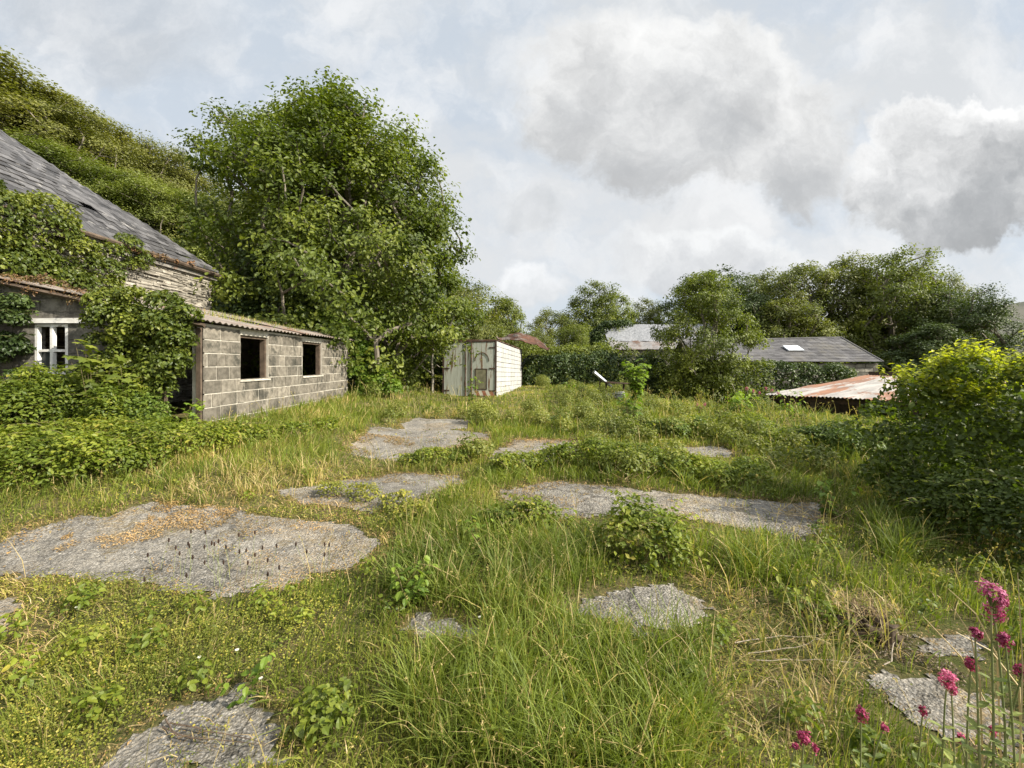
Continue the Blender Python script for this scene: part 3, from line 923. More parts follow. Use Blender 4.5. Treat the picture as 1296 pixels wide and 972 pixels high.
for xb in (-1.30, -1.055):
    p = Acc(); p.tube([(xb, -.035, .1), (xb, -.035, 2.3)], .022, 6); p.box((xb, -.03, 1.2), (.06, .03, .08)); p.build('locking_bar', M['rust'], van)

# rusty sheet lifted off the roof and curled over
acc = Acc()
pts = []
pr_ = [(-.85, 3.02), (-.3, 3.32), (.25, 3.42), (.85, 3.33), (1.35, 3.18), (1.8, 2.75), (2.0, 2.42)]
nl = 14
tt = np.linspace(0, 1, 31)
cx_ = np.interp(tt, np.linspace(0, 1, 7), [q_[0] for q_ in pr_]); cz_ = np.interp(tt, np.linspace(0, 1, 7), [q_[1] for q_ in pr_])
V = []
for i in range(31):
    for j in range(nl):
        u = j / (nl - 1)
        y = 23.2 + 2.4 * u
        z = cz_[i] - (1 - u) * .62 * math.sin(i / 30 * math.pi) ** .6 + .05 * math.sin(j * 1.9) + .13 * (vnoise(i * .31, j * .27, 1, 2, 3) - .5)
        V.append((cx_[i] + .12 * (vnoise(i * .3, j * .3, 1, 2, 7) - .5) + .1 * u, y + .25 * math.sin(i * .4), z))
ix = np.arange(31 * nl).reshape(31, nl)
q = np.stack([ix[:-1, :-1], ix[:-1, 1:], ix[1:, 1:], ix[1:, :-1]], -1).reshape(-1, 4)
acc.add(V, np.concatenate([q[:, [0, 1, 2]], q[:, [0, 2, 3]]]))
o = acc.build('roof_sheet', M['rust'])
md = o.modifiers.new('thickness', 'SOLIDIFY'); md.thickness = .025
tag(o, 'crumpled rusty roof sheet arched above the white lorry body', 'metal sheet')

# ------------------------------------------------------------------ rusty roofed shed below the bank
low = tag(empty('low_shed', tuple(at(968, 499, 14))), 'low open shed with rust-streaked corrugated roof behind the yellow-green bush', 'shed')
low.rotation_euler = (0, 0, 0)
e1 = unit(np.array((1.36, -2.0, -.02))); e2 = unit(np.array((2.0, 1.36, .125)))
low_ang = math.atan2(e1[1], e1[0])
low.rotation_euler = (0, 0, low_ang)
rise = e2[2] / math.hypot(e2[0], e2[1])
e2l = unit(np.array((0, 1, rise)))
corrugated((0, 0, 0), (1, 0, 0), 7.0, e2l, 9.6, .10, .016, 10, M['rust_roof'], 'roof', low, .05, seed=11)
for x in np.arange(.15, 7, 1.15):
    p = Acc(); p.box((x, .25, -1.1), (.11, .11, 2.05), jit=.01); p.build('post', M['old_wood'], low)
p = Acc(); p.box((3.5, .22, -.11), (6.9, .08, .13)); p.build('eaves_beam', M['dark_iron'], low)
p = Acc(); p.box((3.5, 9.3, -.8), (6.8, .12, 2.9)); p.box((.06, 4.8, -.95), (.10, 8.9, 2.0)); p.build('wall', M['soil_dark'], low)

# ------------------------------------------------------------------ slate roofed stone barn
barn = tag(empty('stone_barn', (20, 29, -1.5)), 'long stone barn with grey slate roof and one white skylight', 'barn')
bo = np.array(barn.location)
ev1 = at(1118, 458, 27.5); rd1 = at(1064, 427, 30.5); ev0 = ev1 + np.array((-11.5, 1.0, .05)); rd0 = rd1 + np.array((-11.0, 1.0, -.05))
rf = Acc()
nv = unit(np.cross(ev0 - ev1, rd1 - ev1)); nv = nv if nv[2] > 0 else -nv
for r_ in range(16):
    ta, tb = r_ / 16, (r_ + 1) / 16
    for c_ in range(34):
        sa, sb = c_ / 34, (c_ + 1) / 34
        A_ = lambda t, s_: (ev1 + (ev0 - ev1) * s_) * (1 - t) + (rd1 + (rd0 - rd1) * s_) * t
        off = nv * (.03 + .012 * rng.random())
        P4 = [A_(ta, sa) + off, A_(ta, sb) + off, A_(tb, sb) + nv * .008, A_(tb, sa) + nv * .008]
        sag = np.array((0, 0, -.08 * math.sin(math.pi * (sa + sb) / 2) * (ta + .2)))
        rf.quad(*[x + sag - bo for x in P4], v=rng.random())
rf.build('roof', M['slate_far'], barn)
rb = Acc(); back1 = rd1 + (rd1 - ev1) * np.array((1, 1, -1)); back0 = rd0 + (rd0 - ev0) * np.array((1, 1, -1))
rb.quad(rd1 - bo, rd0 - bo, back0 - bo, back1 - bo); rb.build('back_roof', M['slate_far'], barn)
rc = Acc(); rc.tube([rd1 - bo, (rd1 + rd0) / 2 - bo - np.array((0, 0, .08)), rd0 - bo], .07, 6); rc.tube([ev1 + nv * .03 - bo, rd1 + nv * .03 - bo], .05, 5)
rc.build('ridge', M['slate_far'], barn)
wl = Acc()
def wallrun(acc_, a, b_, z0, z1, th=.06):
    d = b_ - a; L = np.hypot(d[0], d[1]); d = d / L; an = math.atan2(d[1], d[0])
    rot = np.array([[math.cos(an), -math.sin(an), 0], [math.sin(an), math.cos(an), 0], [0, 0, 1]])
    z = z0
    while z < z1:
        h_ = random.choice([.12, .16, .2, .25]); zz = min(z + h_, z1)
        s_ = 0.0
        while s_ < L:
            l2 = random.uniform(.25, .8); s1 = min(s_ + l2, L)
            c = a + d * (s_ + s1) / 2
            acc_.box(np.array((c[0], c[1], (z + zz) / 2)) - bo, (s1 - s_ - .02, th + rng.uniform(0, .05), zz - z - .02), rot, v=rng.random(), jit=.006)
            s_ = s1
        z = zz
e_in = ev1 + np.array((-.15, .25, 0)); w_in = ev0 + np.array((.15, .25, 0)); bk = back1 + np.array((-.15, -.25, 0))
wallrun(wl, w_in, e_in, -1.9, ev1[2] - .12); wallrun(wl, e_in, bk, -1.9, ev1[2] - .12)
wl.build('wall', M['stone_grey'], barn)
wc = Acc(); P_ = [e_in, w_in, back0 + np.array((.15, -.25, 0)), bk]
for i in range(4):
    a, b_ = P_[i] + np.array((0, .05, 0)), P_[(i + 1) % 4] + np.array((0, .05, 0))
    wc.quad((a[0], a[1], -1.9) - bo, (b_[0], b_[1], -1.9) - bo, (b_[0], b_[1], ev1[2] - .1) - bo, (a[0], a[1], ev1[2] - .1) - bo)
wc.add([e_in - bo, bk - bo, (rd1 + np.array((-.15, 0, -.1))) - bo], [[0, 1, 2]])
wc.build('wall_core', M['joint'], barn)
sk = Acc()
def rp(px_, t):   # a point on the slope
    s_ = px_; return (ev1 + (ev0 - ev1) * s_) * (1 - t) + (rd1 + (rd0 - rd1) * s_) * t
a, b_, c, d = [rp(s_, t) + nv * .09 - bo for s_, t in ((.34, .42), (.43, .42), (.43, .60), (.34, .60))]
sk.quad(a, b_, c, d)
sko = sk.build('skylight', M['skylight'], barn)
sf = Acc()
for p0, p1 in ((a, b_), (b_, c), (c, d), (d, a)): sf.tube([p0 - nv * .03, p1 - nv * .03], .045, 4)
sf.build('frame', M['grey_metal'], sko)

# ------------------------------------------------------------------ corrugated iron barn
iron = tag(empty('iron_barn', (15, 46, -1.5)), 'distant barn with grey corrugated iron roof rusting along its eaves', 'barn')
io = np.array(iron.location)
r0 = at(779, 411, 47); r1 = at(915, 410, 47); e0 = at(772, 441, 43.5); 
d1 = unit(r1 - r0); L = np.linalg.norm(r1 - r0); up_ = r0 - e0; up_ = up_ - d1 * (up_ @ d1)
Ls = np.linalg.norm(up_)
corrugated(e0 + up_ * .28 - io, d1, L, unit(up_), Ls * .72, .13, .008, 6, M['galv'], 'roof', iron, .08, seed=21)
corrugated(e0 - up_ * .03 - io - np.array((0, 0, .03)), d1, L, unit(up_), Ls * .34, .13, .008, 4, M['rust_dull'], 'lower_roof', iron, .08, seed=22)
bk_ = np.array((up_[0], up_[1], -up_[2]))
corrugated(r0 - io + np.array((0, .05, 0)), d1, L, unit(bk_), Ls, .35, .045, 4, M['galv'], 'back_roof', iron, .08, seed=23)
p = Acc()
for (A_, B_) in ((e0 + up_ * .05, e0 + up_ * .05 + d1 * L), ):
    p.quad(*[x - io for x in (np.array((A_[0], A_[1] + .2, -1.8)), np.array((B_[0], B_[1] + .2, -1.8)), B_ + np.array((0, .2, -.1)), A_ + np.array((0, .2, -.1)))])
g0 = r0 + bk_
p.quad(*[x - io for x in (np.array((e0[0] + .2, e0[1] + .2, -1.8)), np.array((g0[0] + .2, g0[1], -1.8)), g0 + np.array((.2, 0, 0)), e0 + np.array((.2, .2, 0)))])
p.add([x - io for x in (e0 + np.array((.2, .2, 0)), g0 + np.array((.2, 0, 0)), r0 + np.array((.2, 0, -.1)))], [[0, 1, 2]])
p.build('wall', M['stone_grey'], iron)

# ------------------------------------------------------------------ trees
def tree_meshes(H, Rr, base, nclump, per, lsize, crad, seed, prof='round', trunk_r=.2, tmpl=LEAF4, stems=1, flat=.7, inner=.5, ragged=.25, reject=None, gaps=.34):
    """Returns (wood Acc, crown Acc). Limbs grow to every leaf clump; crown envelope is uneven."""
    r_ = np.random.default_rng(seed)
    C = []
    tries = 0
    while len(C) < nclump and tries < nclump * 40:
        tries += 1
        zz = r_.random()
        a = r_.random() * 2 * math.pi
        if prof == 'round': env = math.sqrt(max(0, 1 - ((zz - .42) / .60) ** 2))
        elif prof == 'tall': env = min(1, (1 - zz) * 1.9) ** .75 * (0.55 + .45 * min(1, zz * 3))
        elif prof == 'cone': env = max(0, 1 - zz ** 2) ** .65 * min(1, .72 + zz * 1.6)
        elif prof == 'dome': env = math.sqrt(max(0, 1 - zz ** 2.2)) 
        else: env = math.sqrt(max(0, 1 - ((zz - .55) / .56) ** 2))
        env *= 1 + ragged * 2 * (float(vnoise(a * 1.2 + seed * 3.1, zz * 4 + seed, 1.0, 2, seed)) - .5) * 1.6
        rad = Rr * env * (r_.random() ** inner)
        z = base + (H - base) * (zz * (1 - crad * .3 / (H - base)))
        p = np.array([rad * math.cos(a), rad * math.sin(a), z])
        if reject is not None and reject(p): continue
        if float(vnoise(p[0] + .8 * p[1] + 40, p[2] * 1.3 + .5 * p[0] + 40, crad * 2.2, 2, seed)) < gaps: continue
        if C and np.min(np.linalg.norm(np.array(C) - p, axis=1)) < crad * .55: continue
        C.append(p)
    C = np.array(C)
    wood = Acc()
    nodes = []; par = []
    for s_ in range(stems):
        off = np.array([r_.normal(0, .25), r_.normal(0, .25), 0]) * (stems > 1)
        lean = r_.normal(0, .02 * H, 2) + (r_.uniform(-Rr * .32, Rr * .32, 2) if stems > 1 else 0)
        prev = -1
        for t in np.linspace(0, 1, 9):
            zt_ = t * (base + (H - base) * .74)
            nodes.append(np.array([off[0] + lean[0] * t ** 1.5 + r_.normal(0, .03 * Rr), off[1] + lean[1] * t ** 1.5 + r_.normal(0, .03 * Rr), zt_ - .3 * (t == 0)])); par.append(prev); prev = len(nodes) - 1
    order = np.argsort(np.linalg.norm(C[:, :2], axis=1) + .25 * C[:, 2])
    for ci in order:
        p = C[ci]
        A_ = np.array(nodes)
        dv = p - A_
        dist = np.linalg.norm(dv, axis=1)
        cost = dist + 2.2 * np.clip(A_[:, 2] - p[2] + .35 * np.linalg.norm(dv[:, :2], axis=1), 0, None)
        j = int(np.argmin(cost))
        if dist[j] > crad * 1.5:
            mid = nodes[j] + dv[j] * .5 + np.array([0, 0, .08 * dist[j]]) + r_.normal(0, .05 * dist[j], 3)
            nodes.append(mid); par.append(j); j = len(nodes) - 1
        nodes.append(p); par.append(j)
    wgt = np.ones(len(nodes))
    for i in range(len(nodes) - 1, -1, -1):
        if par[i] >= 0: wgt[par[i]] += wgt[i]
    rad = trunk_r * (wgt / wgt[0]) ** .48
    rad = np.clip(rad, lsize * .035, None)
    for i in range(len(nodes)):
        if par[i] >= 0:
            a_, b_ = nodes[par[i]], nodes[i]
            wood.tube([a_, (a_ + b_) / 2 + r_.normal(0, .02 * np.linalg.norm(b_ - a_), 3), b_], [min(rad[par[i]], rad[i] * 1.5), rad[i] * 1.1, rad[i]], 5 if rad[i] < .05 else 7)
    crown = Acc()
    n = len(C) * per
    ci = np.repeat(np.arange(len(C)), per)
    s_ = crad * r_.uniform(.65, 1.25, len(C))
    g = unit(r_.normal(size=(n, 3))) * (r_.random((n, 1)) ** .5) * .95 * np.array([1, 1, flat])
    P = C[ci] + g * s_[ci][:, None]
    P[:, 2] = np.maximum(P[:, 2], .05)
    out = P - np.array([0, 0, base + (H - base) * .35])
    N = unit(out) * .55 + np.array([0, 0, .55]) + unit(g) * .35 + r_.normal(0, .5, (n, 3))
    lv = r_.random(len(C))
    v = np.clip(.58 * lv[ci] + .42 * r_.random(n), 0, 1)
    leaves(crown, P, N, lsize * r_.uniform(.6, 1.3, n), v, tmpl, .5)
    return wood, crown


def make_tree(name, wood, crown, leafm, barkm):
    root = empty(name)
    wood.build('trunk', barkm, root)
    crown.build('crown', leafm, root)
    return root


def place_tree(proto, first, X, Y, Z, s_xy, s_z, rz, leafm, label, cat, group):
    t = proto if first else copy_thing(proto)
    t.location = (X, Y, Z); t.scale = (s_xy, s_xy, s_z); t.rotation_euler = (0, 0, rz)
    for ch in t.children:
        if ch.name.startswith('crown'):
            ch.material_slots[0].link = 'OBJECT'; ch.material_slots[0].material = leafm
    tag(t, label, cat, group)
    return t


# the big sycamore beside the shed
TX, TY = -6.75, 17.8
wd_, cr_ = tree_meshes(12.9, 5.9, .4, 640, 185, .14, .82, 14, 'cone', .22, LEAF7, stems=4, ragged=.22, inner=.36, gaps=.38,
                       reject=lambda p: p[0] + TX > (-3.9 if p[2] < 2.2 else -2.85) and p[1] + TY < 25 and p[2] < 3.3 and not (p[0] + TX < -1.5 and p[2] > 2.2 and p[1] + TY < 16.9))
t = make_tree('sycamore_tree', wd_, cr_, M['sycamore'], M['bark'])
t.location = (TX, TY, .2); tag(t, 'tall bright green sycamore with several stems, overhanging the white lorry body', 'tree')
# boughs hanging in front of the lorry doors
hb, hl = Acc(), Acc()
for (px_, py_, Yb) in ((585, 425, 16.6), (570, 440, 16.4), (598, 408, 16.8), (600, 448, 16.9), (612, 395, 17.0), (555, 450, 16.3), (575, 462, 16.5)):
    tip = at(px_, py_, Yb) - np.array(t.location); st0 = np.array([2.2, -1.0, 3.6]) + rng.normal(0, .15, 3)
    ts = np.linspace(0, 1, 7)[:, None]; mid = (st0 + tip) / 2 + np.array([.25, -.2, .55])
    path = (1 - ts) ** 2 * st0 + 2 * ts * (1 - ts) * mid + ts ** 2 * tip
    hb.tube(path, np.linspace(.03, .006, 7), 5)
    k_ = 190; f_ = .35 + .65 * rng.random(k_) ** .7
    P = np.stack([np.interp(f_, ts[:, 0], path[:, q_]) for q_ in range(3)], 1) + rng.normal(0, .16, (k_, 3)) * np.array([1, 1, .7])
    leaves(hl, P, np.array([0, 0, .9]) + rng.normal(0, .5, (k_, 3)), .14 * rng.uniform(.6, 1.2, k_), rng.random(k_), LEAF7, .6)
hb.build('bough', M['bark'], t); hl.build('bough_leaves', M['sycamore'], t)
# its darker neighbour towards the house
wd_, cr_ = tree_meshes(12.2, 4.4, .8, 330, 170, .15, .85, 23, 'round', .24, LEAF4, stems=3, ragged=.4, inner=.5)
t = make_tree('sycamore_tree', wd_, cr_, M['sycamore'], M['bark'])
t.location = (-10.2, 20.5, 1.4); tag(t, 'spreading sycamore with ragged twiggy top between the stone house and the tallest sycamore', 'tree')
wd_, cr_ = tree_meshes(6.2, 2.6, .2, 130, 220, .12, .75, 27, 'dome', .16, LEAF4, stems=3, ragged=.3)
t = make_tree('holly_tree', wd_, cr_, M['ivy_dark'], M['bark'])
t.location = (-8.6, 16.2, .3); tag(t, 'dark evergreen tree crowded behind the block shed roof and the house corner', 'tree')

# prototypes for the woods and the background
protos = {
    'wood': tree_meshes(10, 4.3, .4, 260, 230, .155, 1.0, 31, 'round', .25, stems=2, ragged=.35),
    'wood2': tree_meshes(10, 4.6, .4, 290, 220, .155, .95, 37, 'dome', .25, stems=2, ragged=.45),
    'dome': tree_meshes(10, 3.6, .3, 300, 130, .18, .75, 41, 'round', .24, ragged=.15),
    'spread': tree_meshes(10, 4.4, .5, 260, 140, .20, .85, 43, 'dome', .26, stems=3, ragged=.45),
}
protos['open'] = tree_meshes(10, 4.0, 1.0, 130, 190, .19, .95, 47, 'round', .2, stems=2, ragged=.4, inner=.42)
proto_obj = {k_: make_tree('woodland_tree', a_, b_, M['hill'], M['bark']) for k_, (a_, b_) in protos.items()}
first_used = {k_: True for k_ in protos}


def bg_tree(kind, px, top, Y, hw, base_z, leafm, label, group, cat='tree', name=None, rz=None):
    X = (px - 648) / F * Y
    H = CAMH + (HZ - top) / F * Y - base_z
    r0_ = {'wood': 4.3, 'wood2': 4.6, 'dome': 3.6, 'spread': 4.4, 'open': 4.0}[kind]
    t = place_tree(proto_obj[kind], first_used[kind], X, Y, base_z, hw * Y / F / r0_, H / 10.0, random.uniform(0, 6.28) if rz is None else rz, M[leafm], label, cat, group)
    first_used[kind] = False
    if name: t.name = name
    return t


HG = 'trees of the wooded hillside'
hill = [  # px, top y, Y, half width px, material, kind, label
    (-70, 62, 27, 140, 'hill', 'wood', 'brownish oak at the very crest of the wooded hillside'),
    (22, 98, 30, 95, 'hill', 'wood2', 'olive brown oak with a feathery top above the house roof'),
    (85, 134, 33, 80, 'hill', 'wood', 'olive oak on the slope just below the feathery crest oak'),
    (140, 158, 36, 70, 'hill', 'wood2', 'reddish olive oak halfway down the wooded skyline'),
    (190, 178, 38, 65, 'hill', 'wood', 'rounded olive oak low on the wooded skyline'),
    (238, 202, 40, 60, 'hill', 'wood2', 'lowest olive oak of the wooded skyline, touching the sycamore'),
    (-30, 165, 22, 110, 'hill_green', 'wood2', 'pale green ash whose crown shows over the house ridge end'),
    (70, 190, 24, 90, 'hill_green', 'wood', 'pale green ash directly over the slate roof hip'),
    (140, 215, 25, 80, 'hill_green', 'wood2', 'grey green ash above the middle of the roof hip'),
    (200, 235, 25, 70, 'hill_green', 'wood', 'green ash close behind the house corner'),
    (255, 250, 26, 70, 'mid_tree', 'wood2', 'shady green tree between the roof hip and the spreading sycamore'),
    (330, 240, 30, 90, 'mid_tree', 'wood', 'shady tree showing through gaps of the spreading sycamore'),
    (450, 260, 33, 110, 'mid_tree', 'wood2', 'tree hidden behind the tallest sycamore'),
    (560, 345, 36, 85, 'mid_tree', 'wood', 'low tree just past the lower limbs of the tallest sycamore'),
]
for (px_, top_, Y_, hw_, m_, k_, lab_) in hill:
    X_ = (px_ - 648) / F * Y_
    bg_tree(k_, px_, top_, Y_, hw_, float(ground_h(X_, Y_)) - .3, m_, lab_, HG)

BGN = 'trees behind the barns'
back = [
    (640, 378, 40, 46, 'bright_tree', 'spread', 'leafy tree rising just behind the arched rusty sheet'),
    (697, 392, 46, 36, 'mid_tree', 'open', 'small loose tree between the rusty sheet and the domed tree'),
    (672, 418, 36, 40, 'mid_tree', 'wood', 'low bushy tree over the dark hedge beside the lorry body'),
    (757, 354, 50, 48, 'bright_tree', 'dome', 'neat domed light green tree standing against the clouds'),
    (730, 408, 44, 46, 'bright_tree', 'wood2', 'low spreading tree under the neat domed tree'),
    (820, 376, 58, 34, 'mid_tree', 'dome', 'small round tree over the ridge of the iron barn'),
    (905, 336, 52, 66, 'dark_tree', 'dome', 'big dark round tree behind the leafy tree in the middle'),
    (965, 345, 52, 50, 'mid_tree', 'open', 'mid green tree beside the big dark round tree'),
    (1015, 334, 46, 58, 'mid_tree', 'open', 'mid green tree behind the skylight roof'),
    (1070, 326, 47, 58, 'mid_tree', 'open', 'ash with thin top behind the end of the slate barn'),
    (1132, 318, 43, 62, 'bright_tree', 'open', 'tallest yellowish ash with visible pale stem'),
    (1172, 340, 45, 50, 'mid_tree', 'wood', 'ash on the shoulder between the tallest ash and the dark tree'),
    (1222, 356, 38, 72, 'dark_tree', 'wood2', 'broad dark tree nearest the distant moor'),
    (1180, 410, 36, 60, 'dark_tree', 'spread', 'low dark tree behind the rusty roofed shed'),
    (1330, 436, 40, 44, 'mid_tree', 'spread', 'low tree under the moorland skyline'),
    (1000, 378, 42, 60, 'mid_tree', 'spread', 'lower tree filling the gap above the slate roof'),
    (1100, 352, 47, 60, 'mid_tree', 'spread', 'dense tree standing between the two ashes behind the barn gable'),
    (955, 372, 46, 50, 'dark_tree', 'spread', 'dense darker tree right behind the bushy pale green tree'),
    (600, 400, 34, 50, 'mid_tree', 'wood2', 'low tree behind the white lorry body'),
]
for (px_, top_, Y_, hw_, m_, k_, lab_) in back:
    bg_tree(k_, px_, top_, Y_, hw_, -1.8, m_, lab_, BGN)
# the leafy tree in front of the barns
wd_, cr_ = tree_meshes(7.0, 2.35, .5, 260, 130, .13, .55, 53, 'round', .13, LEAF4, stems=4, ragged=.3, inner=.55)
t = make_tree('willow_tree', wd_, cr_, M['bright_tree'], M['bark_pale'])
t.location = (10.7, 24, -1.7); t.scale = (1.0, 1.0, 1.2); tag(t, 'bushy pale green tree standing in front of both barns', 'tree')


# ------------------------------------------------------------------ hedges, ivy, bushes
def mass(name, lobes, n, size, leafm, label, cat, group=None, tmpl=LEAF4, stem_mat='stem', nst=0, part='foliage', shoots=0, **kw):
    lobes = np.asarray(lobes, float)
    cen = np.array([lobes[:, 0].mean(), lobes[:, 1].mean(), lobes[:, 2].min()])
    root = empty(name, tuple(cen))
    a = Acc(); lb = lobes.copy(); lb[:, :3] -= cen
    lobe_leaves(a, lb, n, size, tmpl, **kw)
    sp_ = []
    for i in range(shoots):
        l_ = lb[rng.integers(len(lb))]; a_ = rng.random() * 6.28
        d = np.array([math.cos(a_), math.sin(a_), rng.uniform(.4, 1.6)]); d /= np.linalg.norm(d)
        p0 = l_[:3] + d * l_[3:6] * .8; L_ = rng.uniform(2.5, 6) * size
        ts = np.linspace(0, 1, 6)[:, None]
        path = p0 + d * L_ * ts + np.array([math.cos(a_) * .4, math.sin(a_) * .4, -.55]) * L_ * ts ** 2
        sp_.append(path)
        k_ = 11; f_ = np.linspace(.1, 1, k_); P = np.stack([np.interp(f_, ts[:, 0], path[:, q_]) for q_ in range(3)], 1)
        aa = np.arange(k_) * 2.4 + a_
        dd = np.stack([np.cos(aa), np.sin(aa), np.full(k_, .2)], 1)
        leaves(a, P, np.array([0, 0, 1.]) + .4 * dd + rng.normal(0, .25, (k_, 3)), size * rng.uniform(.6, 1.3, k_), np.clip(.45 + .5 * rng.random(k_), 0, 1), tmpl if len(tmpl[0]) > 4 else LEAF7, .3, dirs=dd)
    a.build(part, M[leafm], root)
    if sp_:
        s2 = Acc()
        for path in sp_: s2.tube(path, np.linspace(.0035, .0012, 6), 4, .5)
        s2.build('runners', M[stem_mat], root)['kind'] = 'stuff'
    if nst:
        s_ = Acc()
        for i in range(nst):
            l_ = lb[rng.integers(len(lb))]
            p0 = np.array([l_[0] + rng.normal(0, l_[3] * .3), l_[1] + rng.normal(0, l_[4] * .3), float(ground_h(l_[0] + cen[0], l_[1] + cen[1])) - cen[2] - .03])
            d = unit(rng.normal(size=3)); d[2] = abs(d[2]) * .6 + .2
            p2 = l_[:3] + d * l_[3:6] * rng.uniform(.85, 1.12)
            p1 = (p0 + p2) / 2 + np.array([0, 0, .35 * l_[5]])
            ts = np.linspace(0, 1, 7)[:, None]
            path = (1 - ts) ** 2 * p0 + 2 * ts * (1 - ts) * p1 + ts ** 2 * p2
            rr_ = max(.003, .012 * min(1, l_[5]))
            s_.tube(path, np.linspace(rr_, rr_ * .35, 7), 4, rng.random())
        s_.build('stems', M[stem_mat], root)['kind'] = 'stuff'
    tag(root, label, cat, group)
    return root


def row_lobes(px0, px1, n, top, Y, rx, ry, rz, zjit=.15, base=None):
    L = []
    for px_ in np.linspace(px0, px1, n):
        tp = np.interp(px_, *top) if isinstance(top, tuple) else top
        X = (px_ - 648) / F * Y + rng.normal(0, rx * .2)
        zt_ = CAMH + (HZ - tp) / F * Y + rng.normal(0, zjit)
        zb_ = float(ground_h(X, Y)) if base is None else base
        z = zt_ - rz
        while z > zb_ - rz * .4:
            L.append((X + rng.normal(0, .2 * rx), Y + rng.normal(0, .25 * ry), z, rx * rng.uniform(.85, 1.2), ry * rng.uniform(.85, 1.15), rz))
            z -= rz * 1.15
    return L


mass('hedge', row_lobes(655, 838, 17, ([655, 700, 760, 838], [452, 446, 447, 452]), 25, .62, .75, .62), 26000, .16, 'ivy_dark', 'dark clipped-looking ivy hedge beyond the white lorry body', 'hedge', up=.35)
mass('hedge', row_lobes(665, 770, 10, ([665, 700, 770], [430, 436, 438]), 29, .8, .9, .8), 12000, .2, 'bright_tree', 'lighter green hedge rising behind the dark ivy hedge', 'hedge')
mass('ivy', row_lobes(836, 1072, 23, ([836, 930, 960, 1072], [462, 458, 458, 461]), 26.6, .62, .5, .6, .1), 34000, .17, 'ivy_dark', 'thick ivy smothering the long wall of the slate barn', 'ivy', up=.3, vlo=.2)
mass('ivy', row_lobes(1050, 1078, 3, 462, 26.9, .35, .3, .4, .1), 2600, .14, 'ivy', 'ivy tongue on bare stone near the barn corner', 'ivy', up=.3)
arch = []
for t in np.linspace(0, 1, 12):
    pxa = np.interp(t, [0, .45, .7, 1], [757, 755, 766, 792]); pya = np.interp(t, [0, .45, .7, 1], [446, 424, 413, 411])
    p_ = at(pxa, pya, 34); arch.append((*p_, .55, .55, .42))
mass('ivy', arch, 6500, .17, 'ivy_dark', 'ivy-clad dead trunk bent over beside the iron barn roof', 'ivy', up=.3)
mass('shrub', row_lobes(770, 850, 8, ([770, 800, 850], [428, 440, 446]), 30, .7, .7, .7), 8000, .2, 'mid_tree', 'bushes in front of the rusted barn eaves', 'bush')
mass('shrub', row_lobes(845, 960, 12, ([845, 900, 960], [458, 450, 452]), 23.6, .6, .6, .6, .2), 12000, .17, 'bright_tree', 'bushes around the foot of the bushy pale green tree', 'bush')

mass('shrub', row_lobes(528, 566, 5, ([528, 566], [448, 444]), 21, .5, .5, .5, .1), 4000, .13, 'ivy_dark', 'added dark leaf mass standing in for shade in the gap beside the lorry doors', 'bush')  # added foliage: its dark leaf colour stands in for the shaded gap

# ivy on the house eaves and roof
def ivy_lobes(poly, plane, n, r, thick):
    L = []; poly = np.array(poly, float); lo, hi = poly.min(0), poly.max(0)
    while len(L) < n:
        px_, py_ = rng.uniform(lo, hi)
        if not inside(poly, np.array([px_]), np.array([py_]))[0]: continue
        if plane == 'house':
            X = -8.85
            for _ in range(8):
                Y = X * F / (px_ - 648.0); z = CAMH + (HZ - py_) / F * Y
                X = -8.85 if z < 4.3 else -8.85 - (z - 4.3) * 1.1 / 1.6
            q_ = rng.uniform(.55, 1.4); L.append((X + .12 * rng.random(), Y, z, thick * q_, r * q_, r * .8 * q_))
        else:
            q_ = rng.uniform(.5, 1.25); p_ = at(px_, py_, plane); L.append((p_[0], p_[1] - .14 * rng.random() ** 2, p_[2], r * q_, thick * q_, r * .85 * q_))
    return L


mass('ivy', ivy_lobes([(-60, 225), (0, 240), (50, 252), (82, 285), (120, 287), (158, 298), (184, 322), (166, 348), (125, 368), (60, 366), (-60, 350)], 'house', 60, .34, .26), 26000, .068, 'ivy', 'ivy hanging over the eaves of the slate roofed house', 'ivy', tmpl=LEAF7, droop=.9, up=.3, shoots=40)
mass('ivy', ivy_lobes([(116, 400), (140, 382), (175, 374), (215, 380), (236, 394), (246, 420), (242, 448), (228, 460), (214, 480), (196, 515), (150, 530), (112, 520), (108, 465), (124, 440)], 6.62, 70, .22, .28), 26000, .060, 'ivy', 'thick ivy bulging from the end wall between white window and dark doorway', 'ivy', tmpl=LEAF7, droop=.9, up=.3, shoots=40)
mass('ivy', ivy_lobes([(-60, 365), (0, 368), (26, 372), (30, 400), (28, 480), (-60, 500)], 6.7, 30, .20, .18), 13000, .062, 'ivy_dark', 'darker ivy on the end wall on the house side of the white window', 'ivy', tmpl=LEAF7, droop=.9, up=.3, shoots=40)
mass('stonecrop', ivy_lobes([(0, 352), (60, 356), (112, 372), (150, 385), (140, 391), (60, 375), (0, 362)], 6.95, 26, .12, .12), 2600, .034, 'moss_plants', 'reddish stonecrop growing along the lean-to roof edge under the house ivy', 'plant')
mass('weed', ivy_lobes([(160, 312), (200, 322), (235, 332), (240, 338), (165, 322)], 'house', 12, .10, .12), 700, .06, 'moss_plants', 'tufts of dry weeds in the house gutter', 'plant')
mass('shrub', ivy_lobes([(205, 300), (250, 315), (268, 340), (240, 335)], 13.6, 10, .3, .35), 2400, .09, 'hill_green', 'scrubby green bush peeping over the house eaves corner', 'bush')

